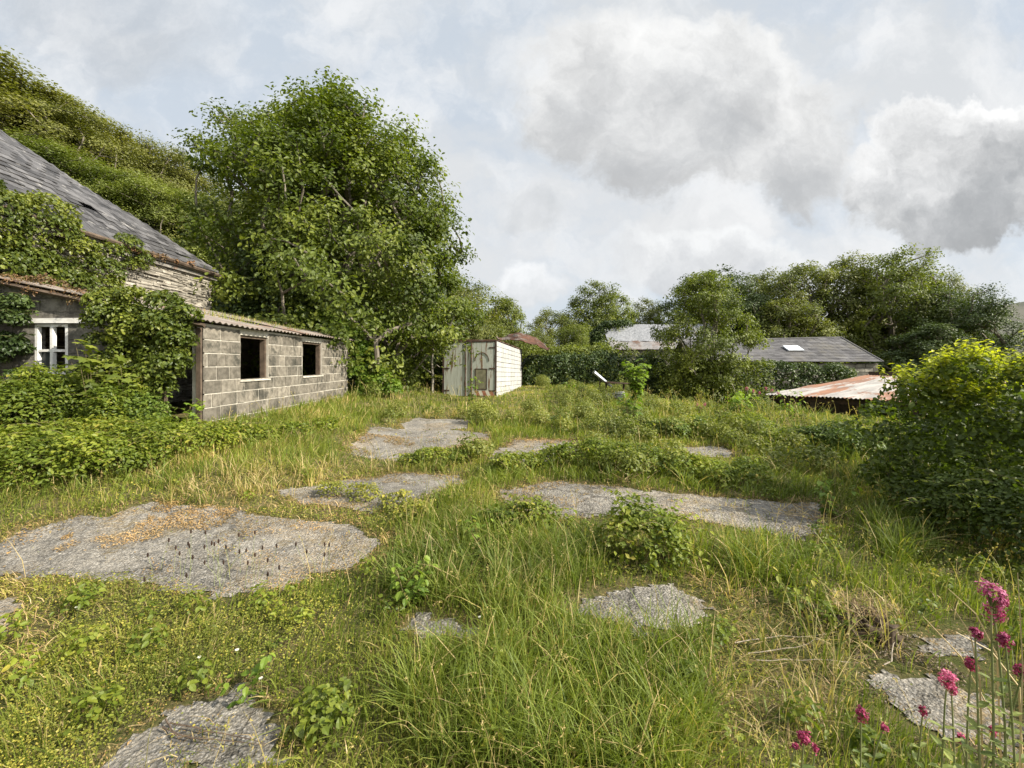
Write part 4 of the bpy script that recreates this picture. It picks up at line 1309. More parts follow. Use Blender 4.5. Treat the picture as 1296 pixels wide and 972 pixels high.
# sheltered bank of brambles in front of the shed
def mounds(lst):
    L = []
    for (px_, Y, r, h) in lst:
        X = (px_ - 648) / F * Y; g_ = float(ground_h(X, Y))
        L.append((X, Y, g_ + h * .35, r, r, h * .68))
        for _ in range(4):
            a_ = rng.random() * 6.28
            L.append((X + r * .65 * math.cos(a_), Y + r * .6 * math.sin(a_), g_ + h * rng.uniform(.25, .75), r * .5, r * .5, h * .38))
    return L


BR = 'bramble thickets in front of the shed'
mass('bramble_thicket', mounds([(-70, 4.7, .6, .5), (10, 4.75, .55, .55), (70, 4.7, .5, .5), (128, 4.85, .42, .42), (172, 5.1, .36, .32)]), 24000, .048, 'bramble', 'yellow-green bramble thicket spilling onto the largest concrete slab', 'bramble', BR, LEAF4, nst=40, up=.8, shoots=150)
mass('bramble_thicket', mounds([(20, 5.5, .5, .95), (75, 6.0, .42, 1.05), (140, 5.9, .38, .85), (30, 5.7, .6, .6), (110, 5.4, .5, .5), (185, 5.5, .5, .5), (240, 5.7, .48, .42), (280, 6.1, .35, .32)]), 28000, .05, 'bramble', 'bramble thicket stepping down in front of the shed corner', 'bramble', BR, LEAF4, nst=34, up=.8, shoots=150)
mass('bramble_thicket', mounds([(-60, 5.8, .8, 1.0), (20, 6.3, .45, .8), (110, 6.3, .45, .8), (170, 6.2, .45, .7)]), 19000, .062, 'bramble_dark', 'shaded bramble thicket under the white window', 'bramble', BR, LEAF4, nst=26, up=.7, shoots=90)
mass('shrub', [(*at(px_, py_, Y_), r_, r_, r_) for px_, py_, Y_, r_ in ((446, 425, 13.5, .34), (458, 445, 13.4, .34), (450, 470, 13.3, .36), (466, 490, 13.3, .38), (482, 478, 13.7, .32), (496, 492, 13.6, .30), (430, 408, 13.9, .34), (410, 404, 14.0, .3), (455, 500, 13.2, .3), (470, 460, 13.9, .3), (388, 402, 14.2, .28))], 9500, .11, 'sapling', 'bright lime shrub at the far end of the block shed', 'bush', tmpl=LEAF7, up=.6)
mass('shrub', row_lobes(460, 528, 7, ([460, 530], [470, 475]), 18.6, .5, .5, .5, .1), 5000, .12, 'hill_green', 'rough undergrowth between the lime shrub and the lorry body', 'bush')
n = 1300
gx_ = -5.15 - 2.2 * rng.random(n) ** .8; gy_ = rng.uniform(8.6, 13, n)
ok = vnoise(gx_, gy_, .7, 2, 71) > .48; gx_, gy_ = gx_[ok], gy_[ok]; n = len(gx_)
a = Acc(); blades(a, np.stack([gx_, gy_, 2.27 + .21 * (-4.9 - gx_)], 1), rng.uniform(.05, .20, n), rng.uniform(.008, .014, n), rng.uniform(.1, .9, n), rng.random(n) * 6.28, rng.uniform(.25, .95, n))
tag(a.build('roof_grass', M['grass']), 'grass and weeds growing on the mossy block shed roof', kind='stuff')


# saplings with large lobed leaves on upright shoots
def sapling(name, loc, h, nshoot, lsize, leafm, label, cat, group=None, spread=.35, tmpl=LEAFM, per=9, bare=.12):
    root = empty(name, tuple(loc)); st, lf = Acc(), Acc()
    for i in range(nshoot):
        a_ = rng.random() * 6.28; hh = h * rng.uniform(.6, 1.0); sp = spread * rng.uniform(.2, 1)
        ts = np.linspace(0, 1, 8)
        path = np.stack([np.cos(a_) * sp * ts ** 1.4 + .02 * np.cos(a_), np.sin(a_) * sp * ts ** 1.4 + .02 * np.sin(a_), hh * ts - .02], 1)
        st.tube(path, np.linspace(.008, .002, 8) * min(1.0, h), 5, .5)
        tl = rng.uniform(bare, 1, per); tl[0] = 1; tl[1] = .97
        P = np.stack([np.interp(tl, ts, path[:, k_]) for k_ in range(3)], 1)
        aa = rng.random(per) * 6.28
        d = np.stack([np.cos(aa), np.sin(aa), np.full(per, .15)], 1)
        P = P + d * lsize * .25
        N = np.array([0, 0, 1.0]) + .45 * d + rng.normal(0, .25, (per, 3))
        leaves(lf, P, N, lsize * rng.uniform(.55, 1.15, per), np.clip(rng.random(per) * .6 + .4 * tl, 0, 1), tmpl, .5, dirs=d)
    st.build('stem', M['stem'], root)
    lf.build('leaves', M[leafm], root)
    tag(root, label, cat, group)
    return root


def gpt(X, Y): return (X, Y, float(ground_h(X, Y)))
def gpx(px_, Y): X = (px_ - 648) / F * Y; return gpt(X, Y)


SP = 'sycamore saplings by the end wall'
sapling('sycamore_sapling', gpx(118, 6.05), 1.55, 12, .17, 'sycamore', 'tall sycamore sapling with large leaves in front of the end wall ivy', 'sapling', SP, .5, per=16)
sapling('sycamore_sapling', gpx(30, 5.9), 1.05, 8, .17, 'sycamore', 'shorter sycamore sapling below the white window', 'sapling', SP, .5, per=14)
sapling('sycamore_sapling', gpx(158, 6.2), 1.15, 7, .15, 'sycamore', 'sycamore sapling low against the ivy beside the doorway', 'sapling', SP, .4, per=14)
sapling('sycamore_sapling', gpx(236, 6.6), .62, 7, .085, 'sapling', 'leafy weed sapling growing in the dark doorway', 'sapling', SP, .35, per=14)
sapling('sycamore_sapling', gpx(806, 15.5), 1.62, 26, .17, 'sapling', 'bright lime sapling standing alone before the dark hedge', 'sapling', None, .5, per=24, bare=.05)
sapling('elder_sapling', gpx(797, 8.6), 1.0, 9, .13, 'sapling', 'spindly yellow-green sapling among brambles in the middle of the yard', 'sapling', None, .22, LEAF7, 14)
sapling('elder_sapling', gpx(1052, 4.3), .42, 7, .075, 'sapling', 'yellow-green seedling shoots at the end of the long concrete strip', 'sapling', None, .2, LEAF7, 12)
sapling('elder_sapling', gpx(722, 17.2), .8, 6, .14, 'sapling', 'pale seedling clump close to the white side panels', 'sapling', None, .3, LEAF7, 12)
sapling('elder_sapling', gpx(597, 15.8), .95, 6, .15, 'sapling', 'pale leafy sapling in front of the lorry doors', 'sapling', None, .3, LEAF7, 12)
sapling('elder_sapling', gpx(938, 12.2), .75, 14, .14, 'sapling', 'light green leafy clump before the rusty roof corner', 'sapling', None, .6, LEAF7, 16)
sapling('elder_sapling', gpx(1003, 10.8), .85, 6, .12, 'sapling', 'thin seedling sticking up in front of the rust streaks', 'sapling', None, .35, LEAF7, 12)
sapling('bramble_shoot', gpt(-1.22, 1.98), .20, 5, .052, 'sapling', 'yellow-green bramble seedling in the near clover', 'seedling', None, .12, LEAF7, 9)
sapling('bramble_shoot', gpt(-.80, 1.85), .17, 5, .060, 'valerian_leaf', 'blue-green seedling beside the near slab', 'seedling', None, .12, LEAF7, 7)
sapling('bramble_shoot', gpt(-.66, 2.75), .33, 9, .060, 'sapling', 'leafy bramble shoot by the corner of the largest slab', 'seedling', None, .25, LEAF7, 12)
sapling('bramble_shoot', gpt(-.25, 3.4), .30, 8, .05, 'sapling', 'small leafy shoot between the slabs in the middle', 'seedling', None, .2, LEAF7, 10)
sapling('bramble_shoot', gpt(1.85, 2.75), .30, 6, .05, 'bramble', 'yellowing seedling beside the rotten stump', 'seedling', None, .2, LEAF7, 10)
sapling('bramble_shoot', gpt(.33, 2.35), .18, 6, .045, 'sapling', 'low green seedling touching the middle pale slab', 'seedling', None, .15, LEAF7, 8)

# brambles over the joints of the yard
YB = 'low brambles across the concrete yard'
yard = [
    ([(728, 6.2, .32, .38), (770, 6.0, .34, .42), (815, 5.9, .34, .38), (862, 5.6, .3, .34), (905, 5.4, .28, .30), (950, 5.3, .26, .30)], 9000, .05, 'bramble', 'long low bramble strip along the back edge of the long concrete strip'),
    ([(640, 6.1, .26, .26), (668, 6.2, .24, .24), (700, 6.3, .26, .28)], 3600, .05, 'bramble', 'low bramble patch at the narrow start of the long concrete strip'),
    ([(548, 6.6, .30, .24), (575, 6.7, .25, .2), (520, 6.5, .2, .18)], 2600, .05, 'bramble', 'low bramble patch between two middle slabs'),
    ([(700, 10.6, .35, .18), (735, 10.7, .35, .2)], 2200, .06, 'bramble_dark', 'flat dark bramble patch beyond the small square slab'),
    ([(790, 3.35, .22, .40), (828, 3.3, .20, .42), (812, 3.45, .22, .5), (850, 3.4, .14, .36)], 3600, .045, 'bramble', 'small rounded bramble bush above the middle pale slab'),
    ([(640, 3.9, .2, .26), (680, 4.0, .2, .26)], 1600, .045, 'bramble', 'small bramble tuft in front of the long concrete strip'),
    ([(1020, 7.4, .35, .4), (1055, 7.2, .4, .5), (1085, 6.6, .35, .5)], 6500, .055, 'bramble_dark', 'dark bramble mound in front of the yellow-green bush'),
    ([(950, 8.5, .42, .5), (985, 7.4, .36, .36), (930, 9.0, .35, .45)], 6500, .055, 'bramble', 'bright leafy mound among the tall grass near the low shed'),
    ([(850, 8.6, .35, .4), (880, 8.9, .3, .35), (830, 8.8, .28, .3)], 3000, .06, 'bramble_dark', 'dark low bramble behind the small bare patch'),
    ([(330, 6.6, .26, .25), (375, 7.2, .28, .25), (410, 8.0, .26, .25), (290, 6.3, .26, .28)], 3600, .055, 'bramble', 'low bramble fringe along the foot of the block wall'),
    ([(420, 5.0, .18, .16), (460, 4.8, .2, .16), (500, 4.5, .16, .16), (520, 4.2, .16, .18)], 2400, .035, 'clover', 'flowering clover hump between the two largest slabs'),
]
for (m_, n_, s_, mt, lab_) in yard:
    mass('bramble_patch', mounds(m_), n_, s_, mt, lab_, 'bramble', YB, LEAF4, nst=12, up=.8, shoots=30)

# the big yellow-green bush on the sunny side
bl = []
BT = ([1080, 1100, 1130, 1165, 1200, 1230, 1296, 1400, 1600], [575, 545, 520, 488, 458, 450, 458, 445, 430])
for (px_, y_, r_) in [(1125, 4.7, .34), (1165, 4.5, .42), (1210, 4.3, .45), (1265, 4.0, .5), (1330, 3.7, .5), (1420, 3.5, .55), (1150, 5.6, .45), (1200, 5.4, .6), (1265, 5.0, .65), (1340, 4.7, .7), (1440, 4.4, .7),
                      (1190, 6.6, .6), (1250, 6.3, .8), (1330, 5.9, .8), (1430, 5.5, .9), (1560, 5.0, .9), (1240, 7.6, .8), (1320, 7.3, .9), (1430, 6.8, .9)]:
    x_ = (px_ - 648) / F * y_
    h_ = CAMH + (HZ - np.interp(px_, *BT)) / F * y_
    z = h_ - r_ * .5
    while z > -.1:
        for _ in range(2):
            bl.append((x_ + rng.normal(0, .12), y_ + rng.normal(0, .2), z + rng.normal(0, .06), r_ * .55, r_ * .55, r_ * .5))
        z -= r_ * .6
bush = mass('shrub', bl, 52000, .062, 'privet', 'large bush with yellow new growth on top and dark lower leaves', 'bush', tmpl=LEAF7, nst=60, stem_mat='bark_pale', up=.4, vlo=.12, vhi=.68, droop=.6, depth=.25)
cen = np.array(bush.location)
st, lf = Acc(), Acc()
tops = [l_ for l_ in bl if l_[2] > .95]
for i in range(560):
    l_ = tops[rng.integers(len(tops))] 
    a_ = rng.random() * 6.28; r_ = rng.random() ** .5
    p0 = np.array(l_[:3]) + np.array([math.cos(a_) * r_ * l_[3] * .9, math.sin(a_) * r_ * l_[4] * .9, l_[5] * math.sqrt(1 - r_ * r_ * .8) * .8]) - cen
    hh = rng.uniform(.12, .34); ln = rng.normal(0, .25, 2)
    hh *= .75; p1 = p0 + np.array([ln[0] * hh, ln[1] * hh, hh])
    st.tube([p0, (p0 + p1) / 2, p1], [.004, .003, .002], 4)
    k_ = 12; tl = np.linspace(.1, 1, k_); aa = np.arange(k_) * 2.4 + rng.random() * 6
    d = np.stack([np.cos(aa), np.sin(aa), np.full(k_, .3)], 1)
    P = p0 + (p1 - p0) * tl[:, None]
    leaves(lf, P, np.array([0, 0, 1.]) + d * .3 + rng.normal(0, .2, (k_, 3)), .062 * rng.uniform(.6, 1.1, k_), np.clip(.15 + .8 * tl * rng.uniform(.4, 1, k_), 0, 1), LEAF7, .3, dirs=d)
st.build('shoots', M['stem_green'], bush)['kind'] = 'stuff'; lf.build('new_growth', M['privet_tip'], bush)['kind'] = 'stuff'
mass('bramble_thicket', mounds([(1175, 4.2, .36, .5), (1235, 3.7, .40, .6), (1300, 3.35, .4, .6)]), 13000, .045, 'privet', 'shaded bramble skirt under the large yellow-topped bush', 'bramble', None, LEAF4, nst=40, up=.6, shoots=70, vhi=.6)

# ------------------------------------------------------------------ grass and other ground cover (nobody could count it)
CLOVER = [[(-80, 735), (0, 740), (120, 735), (250, 752), (420, 760), (470, 800), (400, 900), (330, 880), (200, 915), (130, 990), (-80, 990)],
          [(340, 900), (420, 850), (520, 850), (560, 900), (540, 990), (350, 990)],
          [(250, 650), (400, 640), (520, 655), (480, 690), (400, 665)]]
TALL = [[(600, 700), (640, 640), (720, 650), (780, 690), (760, 740), (700, 790), (760, 800), (860, 790), (880, 850), (860, 990), (560, 990), (520, 860), (610, 800)],
        [(470, 760), (520, 690), (620, 650), (640, 720), (600, 770)], [(860, 690), (1080, 660), (1180, 660), (1150, 720), (960, 740)]]
DRY = [[(860, 720), (960, 750), (1080, 780), (1100, 870), (1000, 960), (880, 930), (900, 800), (860, 760)],
       [(-60, 735), (50, 728), (70, 800), (35, 860), (-60, 870)],
       [(150, 645), (240, 605), (380, 600), (440, 640), (380, 660), (290, 652), (190, 648)],
       [(420, 560), (480, 535), (560, 520), (600, 520), (560, 535), (470, 560)],
       [(370, 612), (420, 590), (520, 590), (500, 600), (420, 612)],
       [(130, 985), (190, 915), (300, 870), (350, 890), (210, 930)],
       [(1090, 770), (1200, 790), (1180, 850), (1090, 850)]]


def in_any(polys, px_, py_):
    r = np.zeros(np.shape(px_), bool)
    for p_ in polys: r |= inside(p_, px_, py_)
    return r


BARE = [[(1075, 835), (1150, 790), (1240, 785), (1320, 850), (1320, 990), (1190, 965), (1100, 900)], [(700, 770), (760, 745), (860, 740), (910, 765), (890, 800), (800, 812)]]
BW_ = [np.array([on_ground(*p)[:2] for p in s_]) for s_ in BARE]
CW_ = [np.array([on_ground(*p)[:2] for p in s_]) for s_ in CLOVER]
TW_ = [np.array([on_ground(*p)[:2] for p in s_]) for s_ in TALL]
DW_ = [np.array([on_ground(*p)[:2] for p in s_]) for s_ in DRY]


def sample_ground(n, y0, y1, power):
    """Points on the ground, denser towards the viewer's end of the yard."""
    u = rng.random(n); e = 2 - power
    y = (y0 ** e + u * (y1 ** e - y0 ** e)) ** (1 / e)
    x = rng.uniform(-1, 1, n) * (1.32 * y + .4)
    mg = rng.random(n) < .16
    x = np.where(mg, np.sign(x) * (1.32 * y + .4 + 3.0 * rng.random(n)), x)
    jx = x + .25 * (vnoise(x, y, .5, 2, 21) - .5); jy = y + .25 * (vnoise(x, y, .5, 2, 22) - .5)
    # keep off walls, slabs and out of buildings
    bad = in_slab(x, y, -.01) & (rng.random(n) > np.where(vnoise(x, y, .22, 3, 91) > .70, .22, .008))
    bad |= (x < -5.0) & (x > -9.2) & (y > 6.95) & (y < 13)
    bad |= (x < -8.9) & (x > -15.2) & (y < 13)
    c_, s__ = math.cos(-ang), math.sin(-ang)
    lx = c_ * (x - van.location.x) - s__ * (y - van.location.y); ly = s__ * (x - van.location.x) + c_ * (y - van.location.y)
    bad |= (lx > -2.35) & (lx < .0) & (ly > 0) & (ly < 6.6)
    bad |= np.any([inside(p_, jx, jy) for p_ in BW_], axis=0) & (rng.random(n) < .8)
    return x[~bad], y[~bad], jx[~bad], jy[~bad]


def flags(jx, jy):
    f = lambda polys: np.any([inside(p_, jx, jy) for p_ in polys], axis=0)
    return f(CW_), f(TW_), f(DW_)


x, y, jx, jy = sample_ground(390000, .95, 30, 1.45)
cl, ta, dr = flags(jx, jy)
edge = in_slab(x, y, .07)
near_s = in_slab(x, y + .35, .0) | in_slab(x, y + .6, 0)
n = len(x)
hn = vnoise(x, y, .8, 3, 31); dn = vnoise(x, y, 1.1, 3, 33); cn = vnoise(x, y, .35, 2, 35)
h = .055 + .16 * hn * rng.uniform(.5, 1.2, n)
h = np.where(ta, (.10 + .27 * hn) * rng.uniform(.5, 1.15, n), h)
h = np.where(cl, h * .85, h); h = np.where(dr, h * .75, h)
h = np.where(y > 4.5, h * 1.25, h)
h = np.where(y > 7.5, h * np.interp(y, [7.5, 12, 20], [1.0, 1.15, 1.25]), h)
h = np.where((y > 11) & (x < 2.0) & (x > -4), h * .45, h)
h = np.where((x < -3.2) & (y > 5), h * 1.3, h)
h = np.where(edge, h * .5, h)
h = np.where(near_s & (y > 3.0), h * .55, h)
h = np.where((x > 5) & (y > 8.5), h * .55, h)
keep = rng.random(n) < np.where(cl, .75, np.where(dr, .75, 1.0)) * np.clip(.05 + 1.9 * (cn - .12), .12, 1)
wd = np.interp(y, [1, 2, 5, 10, 25], [.0032, .0042, .0075, .014, .032]) * rng.uniform(.55, 1.2, n) * np.where(rng.random(n) < .12, 2.2, 1)
lean = np.abs(rng.normal(0, .45, n)) + .1 + dr * rng.uniform(0, .8, n)
az = rng.random(n) * 6.28 * .6 + 2.2 + 2.5 * vnoise(x, y, .6, 2, 37)
v = .30 + .28 * rng.random(n) + .55 * (dn - .5) + .12 * (hn - .5) + .35 * (vnoise(x, y, .22, 2, 39) - .5)
v = np.where(ta, v - .05, v)
dryp = np.where(dr, .5, np.where(edge, .5, .08)) + .95 * np.clip(dn - .53, 0, 1) + .20 * np.clip(dn - .55, 0, 1) * 2 + np.where(y > 10, .06, 0)
v = np.where(rng.random(n) < dryp, rng.uniform(.68, 1.0, n), v)
P = np.stack([x, y, ground_h(x, y) - .005], 1)
a = Acc(); k_ = keep
blades(a, P[k_], h[k_], wd[k_], lean[k_], az[k_], np.clip(v[k_], 0, 1))
tag(a.build('meadow_grass', M['grass']), 'meadow grass in patches of green and straw across the yard', kind='stuff')

# tall coarse tussocks: long arching blades in clumps
x, y, jx, jy = sample_ground(19000, 1.0, 14, 1.5)
cl, ta, dr = flags(jx, jy)
sel = (ta & (rng.random(len(x)) < .75)) | ((y > 4) & (rng.random(len(x)) < .16)) | (dr & (rng.random(len(x)) < .05))
x, y = x[sel], y[sel]; dr = dr[sel]
near_s = in_slab(x, y + .35, .0) | in_slab(x, y + .6, 0)
x, y, dr = x[~near_s | (y < 2.4)], y[~near_s | (y < 2.4)], dr[~near_s | (y < 2.4)]
cnt = 16
X2 = np.repeat(x, cnt) + rng.normal(0, .035, len(x) * cnt); Y2 = np.repeat(y, cnt) + rng.normal(0, .035, len(x) * cnt)
n = len(X2); hh = np.repeat(rng.uniform(.18, .42, len(x)), cnt) * rng.uniform(.5, 1.1, n)
hh *= np.interp(Y2, [1, 2.2, 6], [.8, .95, 1.0])
vv = np.repeat(rng.uniform(.18, .5, len(x)), cnt) + rng.normal(0, .07, n)
vv = np.where(rng.random(n) < np.repeat(np.where(dr, .7, .1), cnt), rng.uniform(.7, 1, n), vv)
a = Acc(); ok = ~in_slab(X2, Y2, -.03)
blades(a, np.stack([X2, Y2, ground_h(X2, Y2)], 1)[ok], hh[ok], (np.interp(Y2, [1, 3, 8, 14], [.0042, .006, .011, .018]) * rng.uniform(.7, 1.3, n))[ok], rng.uniform(.15, 1.1, n)[ok], (rng.random(n) * 6.28)[ok], np.clip(vv, 0, 1)[ok])
tag(a.build('tussock_grass', M['grass']), 'tall arching tussocks of green grass between the slabs', kind='stuff')

# seeding grass stems
x, y, jx, jy = sample_ground(9000, 1.1, 20, 1.35)
cl, ta, dr = flags(jx, jy)
sel = ~cl & (rng.random(len(x)) < np.where(ta, .5, .35)); x, y = x[sel], y[sel]; n = len(x)
hh = rng.uniform(.28, .55, n) * np.interp(y, [1, 3, 10], [.75, .85, 1.2]); lean = rng.uniform(.1, .55, n); az = rng.random(n) * 6.28
P = np.stack([x, y, ground_h(x, y)], 1)
a = Acc(); blades(a, P, hh, np.interp(y, [1, 4, 12, 20], [.0022, .004, .010, .016]), lean, az, rng.uniform(.62, .95, n))
tip = P + np.stack([lean * hh * np.cos(az), lean * hh * np.sin(az), hh * (1 - .35 * lean)], 1)
for q_ in range(6):
    f_ = rng.uniform(.82, 1.0, n)
    pp = P + np.stack([lean * hh * f_ ** 2 * np.cos(az), lean * hh * f_ ** 2 * np.sin(az), hh * f_ * (1 - .35 * lean * f_)], 1)
    leaves(a, pp, rng.normal(size=(n, 3)), np.interp(y, [1, 4, 12], [.012, .018, .035]), rng.uniform(.7, .95, n), LEAF4, -.8, .6)
tag(a.build('seeding_grass', M['grass']), 'thin seeding grass stems above the meadow', kind='stuff')

# clover and medick mats
x, y, jx, jy = sample_ground(600000, 1.0, 9, 1.5)
cl, ta, dr = flags(jx, jy)
pk = vnoise(x, y, .5, 3, 51)
sel = rng.random(len(x)) < np.where(cl, .95, np.where(ta, .12, .30)) * np.clip((pk - .22) * 2.6, 0.12, 1)
x, y, cl, dr, pk = x[sel], y[sel], cl[sel], dr[sel], pk[sel]; n = len(x)
z = ground_h(x, y) + rng.random(n) ** .7 * (.025 + .11 * pk) * np.where(dr, .5, 1)
N = np.stack([rng.normal(0, .5, n), rng.normal(0, .5, n), np.ones(n)], 1)
v = np.clip(.30 + .34 * rng.random(n) + .9 * (vnoise(x, y, .7, 3, 53) - .5), 0, .9)
v = np.where(rng.random(n) < .13, rng.uniform(.8, 1, n), v)
a = Acc(); leaves(a, np.stack([x, y, z], 1), N, np.interp(y, [1, 2, 5, 9], [.0085, .0105, .020, .038]) * rng.uniform(.6, 1.3, n), v, LEAF4, .1, 1.25)
tag(a.build('clover', M['clover']), 'yellowish clover and medick mats between the slabs', kind='stuff')

# ochre moss and dry crust creeping over the slab edges
x, y, jx, jy = sample_ground(420000, 1.2, 11, 1.5)
e_ = in_slab(x, y, .16)
sel = (e_ & (rng.random(len(x)) < .75) & (vnoise(x, y, .45, 3, 61) > .36)) | (rng.random(len(x)) < .03)
x, y = x[sel], y[sel]
ix_, iy_ = rng.uniform(-6, 4.5, 160000), rng.uniform(1.2, 8.5, 160000)
on_ = in_slab(ix_, iy_, -.01) & (vnoise(ix_, iy_, .5, 4, 63) + .25 * (~in_slab(ix_, iy_, -.22)) > .66)
tanp = np.array([on_ground(*p)[:2] for p in ((40, 692), (130, 660), (190, 636), (300, 646), (280, 668), (190, 684), (90, 704))])
tx_, ty_ = rng.uniform(-5.5, -2.2, 90000), rng.uniform(3.2, 5.0, 90000)
tn_ = inside(tanp, tx_ + .2 * (vnoise(tx_, ty_, .3, 3, 66) - .5), ty_ + .2 * (vnoise(tx_, ty_, .3, 3, 67) - .5)) & (vnoise(tx_, ty_, .16, 3, 68) + .5 * (vnoise(tx_, ty_, .5, 2, 69) - .5) > .52) & (rng.random(90000) < .55)
x, y = np.concatenate([x, ix_[on_], tx_[tn_]]), np.concatenate([y, iy_[on_], ty_[tn_]]); n = len(x)
a = Acc(); leaves(a, np.stack([x, y, ground_h(x, y) + .012 + .02 * rng.random(n)], 1), np.stack([rng.normal(0, .5, n), rng.normal(0, .5, n), np.ones(n)], 1),
                  np.interp(y, [1, 2, 5, 11], [.010, .013, .022, .04]) * rng.uniform(.5, 1.3, n), np.clip(.45 * rng.random(n) + .9 * (vnoise(x, y, .4, 3, 65) - .2) + np.where(inside(tanp, x, y), .12, 0), 0, 1), LEAF4, .1, .8)
tag(a.build('dry_moss', M['crust']), 'ochre dry moss creeping over the edges of the slabs', kind='stuff')

# brown leaf litter on the bare soil round the stump and the corner slab
x = rng.uniform(.4, 2.3, 60000); y = rng.uniform(1.1, 3.2, 60000)
sel = inside(BW_[0], x + .2 * (vnoise(x, y, .25, 3, 75) - .5), y + .2 * (vnoise(x, y, .25, 3, 76) - .5)) & (vnoise(x, y, .2, 3, 77) > .40) & (~in_slab(x, y) | (rng.random(len(x)) < .12))
x, y = x[sel], y[sel]; n = len(x)
a = Acc(); leaves(a, np.stack([x, y, ground_h(x, y) + .012 + .014 * rng.random(n)], 1), np.stack([rng.normal(0, .6, n), rng.normal(0, .6, n), np.ones(n)], 1), rng.uniform(.006, .022, n), rng.random(n), LEAF4, .1, .7)
tag(a.build('leaf_litter', M['litter']), 'brown leaf litter on bare soil beside the rotten stump', kind='stuff')

# taller broad-leaved weeds of the far yard
a = Acc(); L = []
for i in range(420):
    Y = rng.uniform(5.5, 23); X = rng.uniform(-4.2, 9.5) * Y / 14 + rng.normal(0, .5)
    if in_slab(np.array([X] * 3), np.array([Y, Y + .5, Y + 1.0]), .05).any() or X < -4.6 or (Y > 11.5 and -4 < X < 1.2): continue
    s_ = rng.uniform(.08, .22) * (1 + Y / 26) * (.55 if X > 5 and Y > 8.5 else 1)
    L.append((X, Y, float(ground_h(X, Y)) + s_ * .8, s_, s_, s_ * rng.uniform(.8, 1.3)))
lobe_leaves(a, L, 70000, .055, LEAF4, up=.6, depth=.7)
tag(a.build('weeds', M['weed']), 'mixed leafy weeds among the far grass', kind='stuff')
a = Acc(); L = []
for i in range(240):
    Y = rng.uniform(1.7, 5.5); X = rng.uniform(-1.6, 1.5) * Y
    if in_slab(np.array([X]), np.array([Y]), .02)[0] or any(inside(p_, np.array([X]), np.array([Y]))[0] for p_ in BW_): continue
    s_ = rng.uniform(.04, .11)
    L.append((X, Y, float(ground_h(X, Y)) + s_ * .8, s_, s_, s_))
lobe_leaves(a, L, 9000, .034, LEAF7, up=.8, depth=.7)
tag(a.build('weeds', M['bramble']), 'small leafy weeds among the near grass', kind='stuff')

# undergrowth closing off the back of the yard and the foot of the wood
a = Acc(); L = []
for i in range(260):
    X = rng.uniform(-34, -11); Y = rng.uniform(14.5, 34)
    s_ = rng.uniform(.7, 1.5)
    L.append((X, Y, float(ground_h(X, Y)) + s_ * .4, s_, s_, s_))
lobe_leaves(a, L, 52000, .24, LEAF4, up=.6)
tag(a.build('undergrowth', M['hill_green']), 'dense undergrowth on the floor of the wooded hillside', kind='stuff')
a = Acc(); L = []
for i in range(200):
    X = rng.uniform(-8, 60); Y = rng.uniform(36, 60)
    s_ = rng.uniform(1.2, 2.4)
    L.append((X, Y, -1.6 + s_ * .7, s_, s_, s_ * 1.1))
lobe_leaves(a, L, 45000, .36, LEAF4, up=.5)
tag(a.build('undergrowth', M['mid_tree']), 'dense scrub under the trees behind the barns', kind='stuff')

# dead grass and stalks lying on the ground
x, y, jx, jy = sample_ground(60000, 1.2, 8, 1.5)
cl, ta, dr = flags(jx, jy)
e_ = in_slab(x, y, .10)
sel = (dr & (rng.random(len(x)) < .42)) | (e_ & (rng.random(len(x)) < .25)) | (rng.random(len(x)) < .03)
x, y = x[sel], y[sel]; n = len(x)
a = Acc(); blades(a, np.stack([x, y, ground_h(x, y) + .012 + .03 * rng.random(n)], 1), rng.uniform(.03, .10, n), rng.uniform(.002, .0045, n) * np.interp(y, [1, 8], [1, 2.2]), rng.uniform(.5, 1.9, n), rng.random(n) * 6.28, rng.uniform(.1, .9, n))
tag(a.build('dead_grass', M['straw']), 'straw coloured dead grass lying about the slabs', kind='stuff')


# ------------------------------------------------------------------ small things
# ribwort plantain seedheads over the largest slab
PG = 'plantain seedheads over the largest slab'
def plantain(h, lean):
    root_path = [(0, 0, 0), (lean * .3, .01, h * .5), (lean, .015, h)]
    a = Acc(); a.tube(root_path, [.0016, .0013, .0011], 4)
    return a, np.array(root_path[-1])
for i in range(34):
    px_ = rng.uniform(170, 330) if i < 26 else rng.uniform(330, 420); Yp = rng.uniform(2.75, 3.25)
    loc = gpx(px_, Yp)
    h_ = rng.uniform(.15, .30)
    root = empty('plantain', loc)
    a, tip = plantain(h_, rng.normal(0, .06)); a.build('stalk', M['stem_green'], root)
    b_ = Acc(); b_.tube([tip + np.array((0, 0, dz)) for dz in (-.012, -.006, .006, .016, .022)], [.002, .0055, .0065, .005, .001], 6); b_.build('seedhead', M['seedhead'], root)
    tag(root, 'ribwort plantain with dark seedhead on a thin stalk before the largest slab', 'plantain', PG)

# white dandelion clocks and daisies
DG = 'small white flowers in the grass'
for (px_, py_) in [(97, 765), (190, 795), (252, 832), (593, 875), (607, 778), (625, 800), (300, 822), (330, 860)]:
    p_ = on_ground(px_, py_ + 22); hgt = .09
    root = empty('daisy', tuple(p_))
    a = Acc(); a.tube([(0, 0, 0), (.004, 0, hgt * .6), (0, 0, hgt)], [.0015, .0013, .0012], 4); a.build('stalk', M['stem_green'], root)
    b_ = Acc(); k_ = 14; aa = np.arange(k_) / k_ * 6.283
    leaves(b_, np.tile([0, 0, hgt], (k_, 1)), np.tile([0, 0, 1.], (k_, 1)) + rng.normal(0, .12, (k_, 3)), .011, rng.random(k_), LEAF4, 0, .7, dirs=np.stack([np.cos(aa), np.sin(aa), np.zeros(k_)], 1)); b_.build('flower', M['white_petal'], root)
    tag(root, 'tiny white flower on a short stalk in the near grass', 'flower', DG)


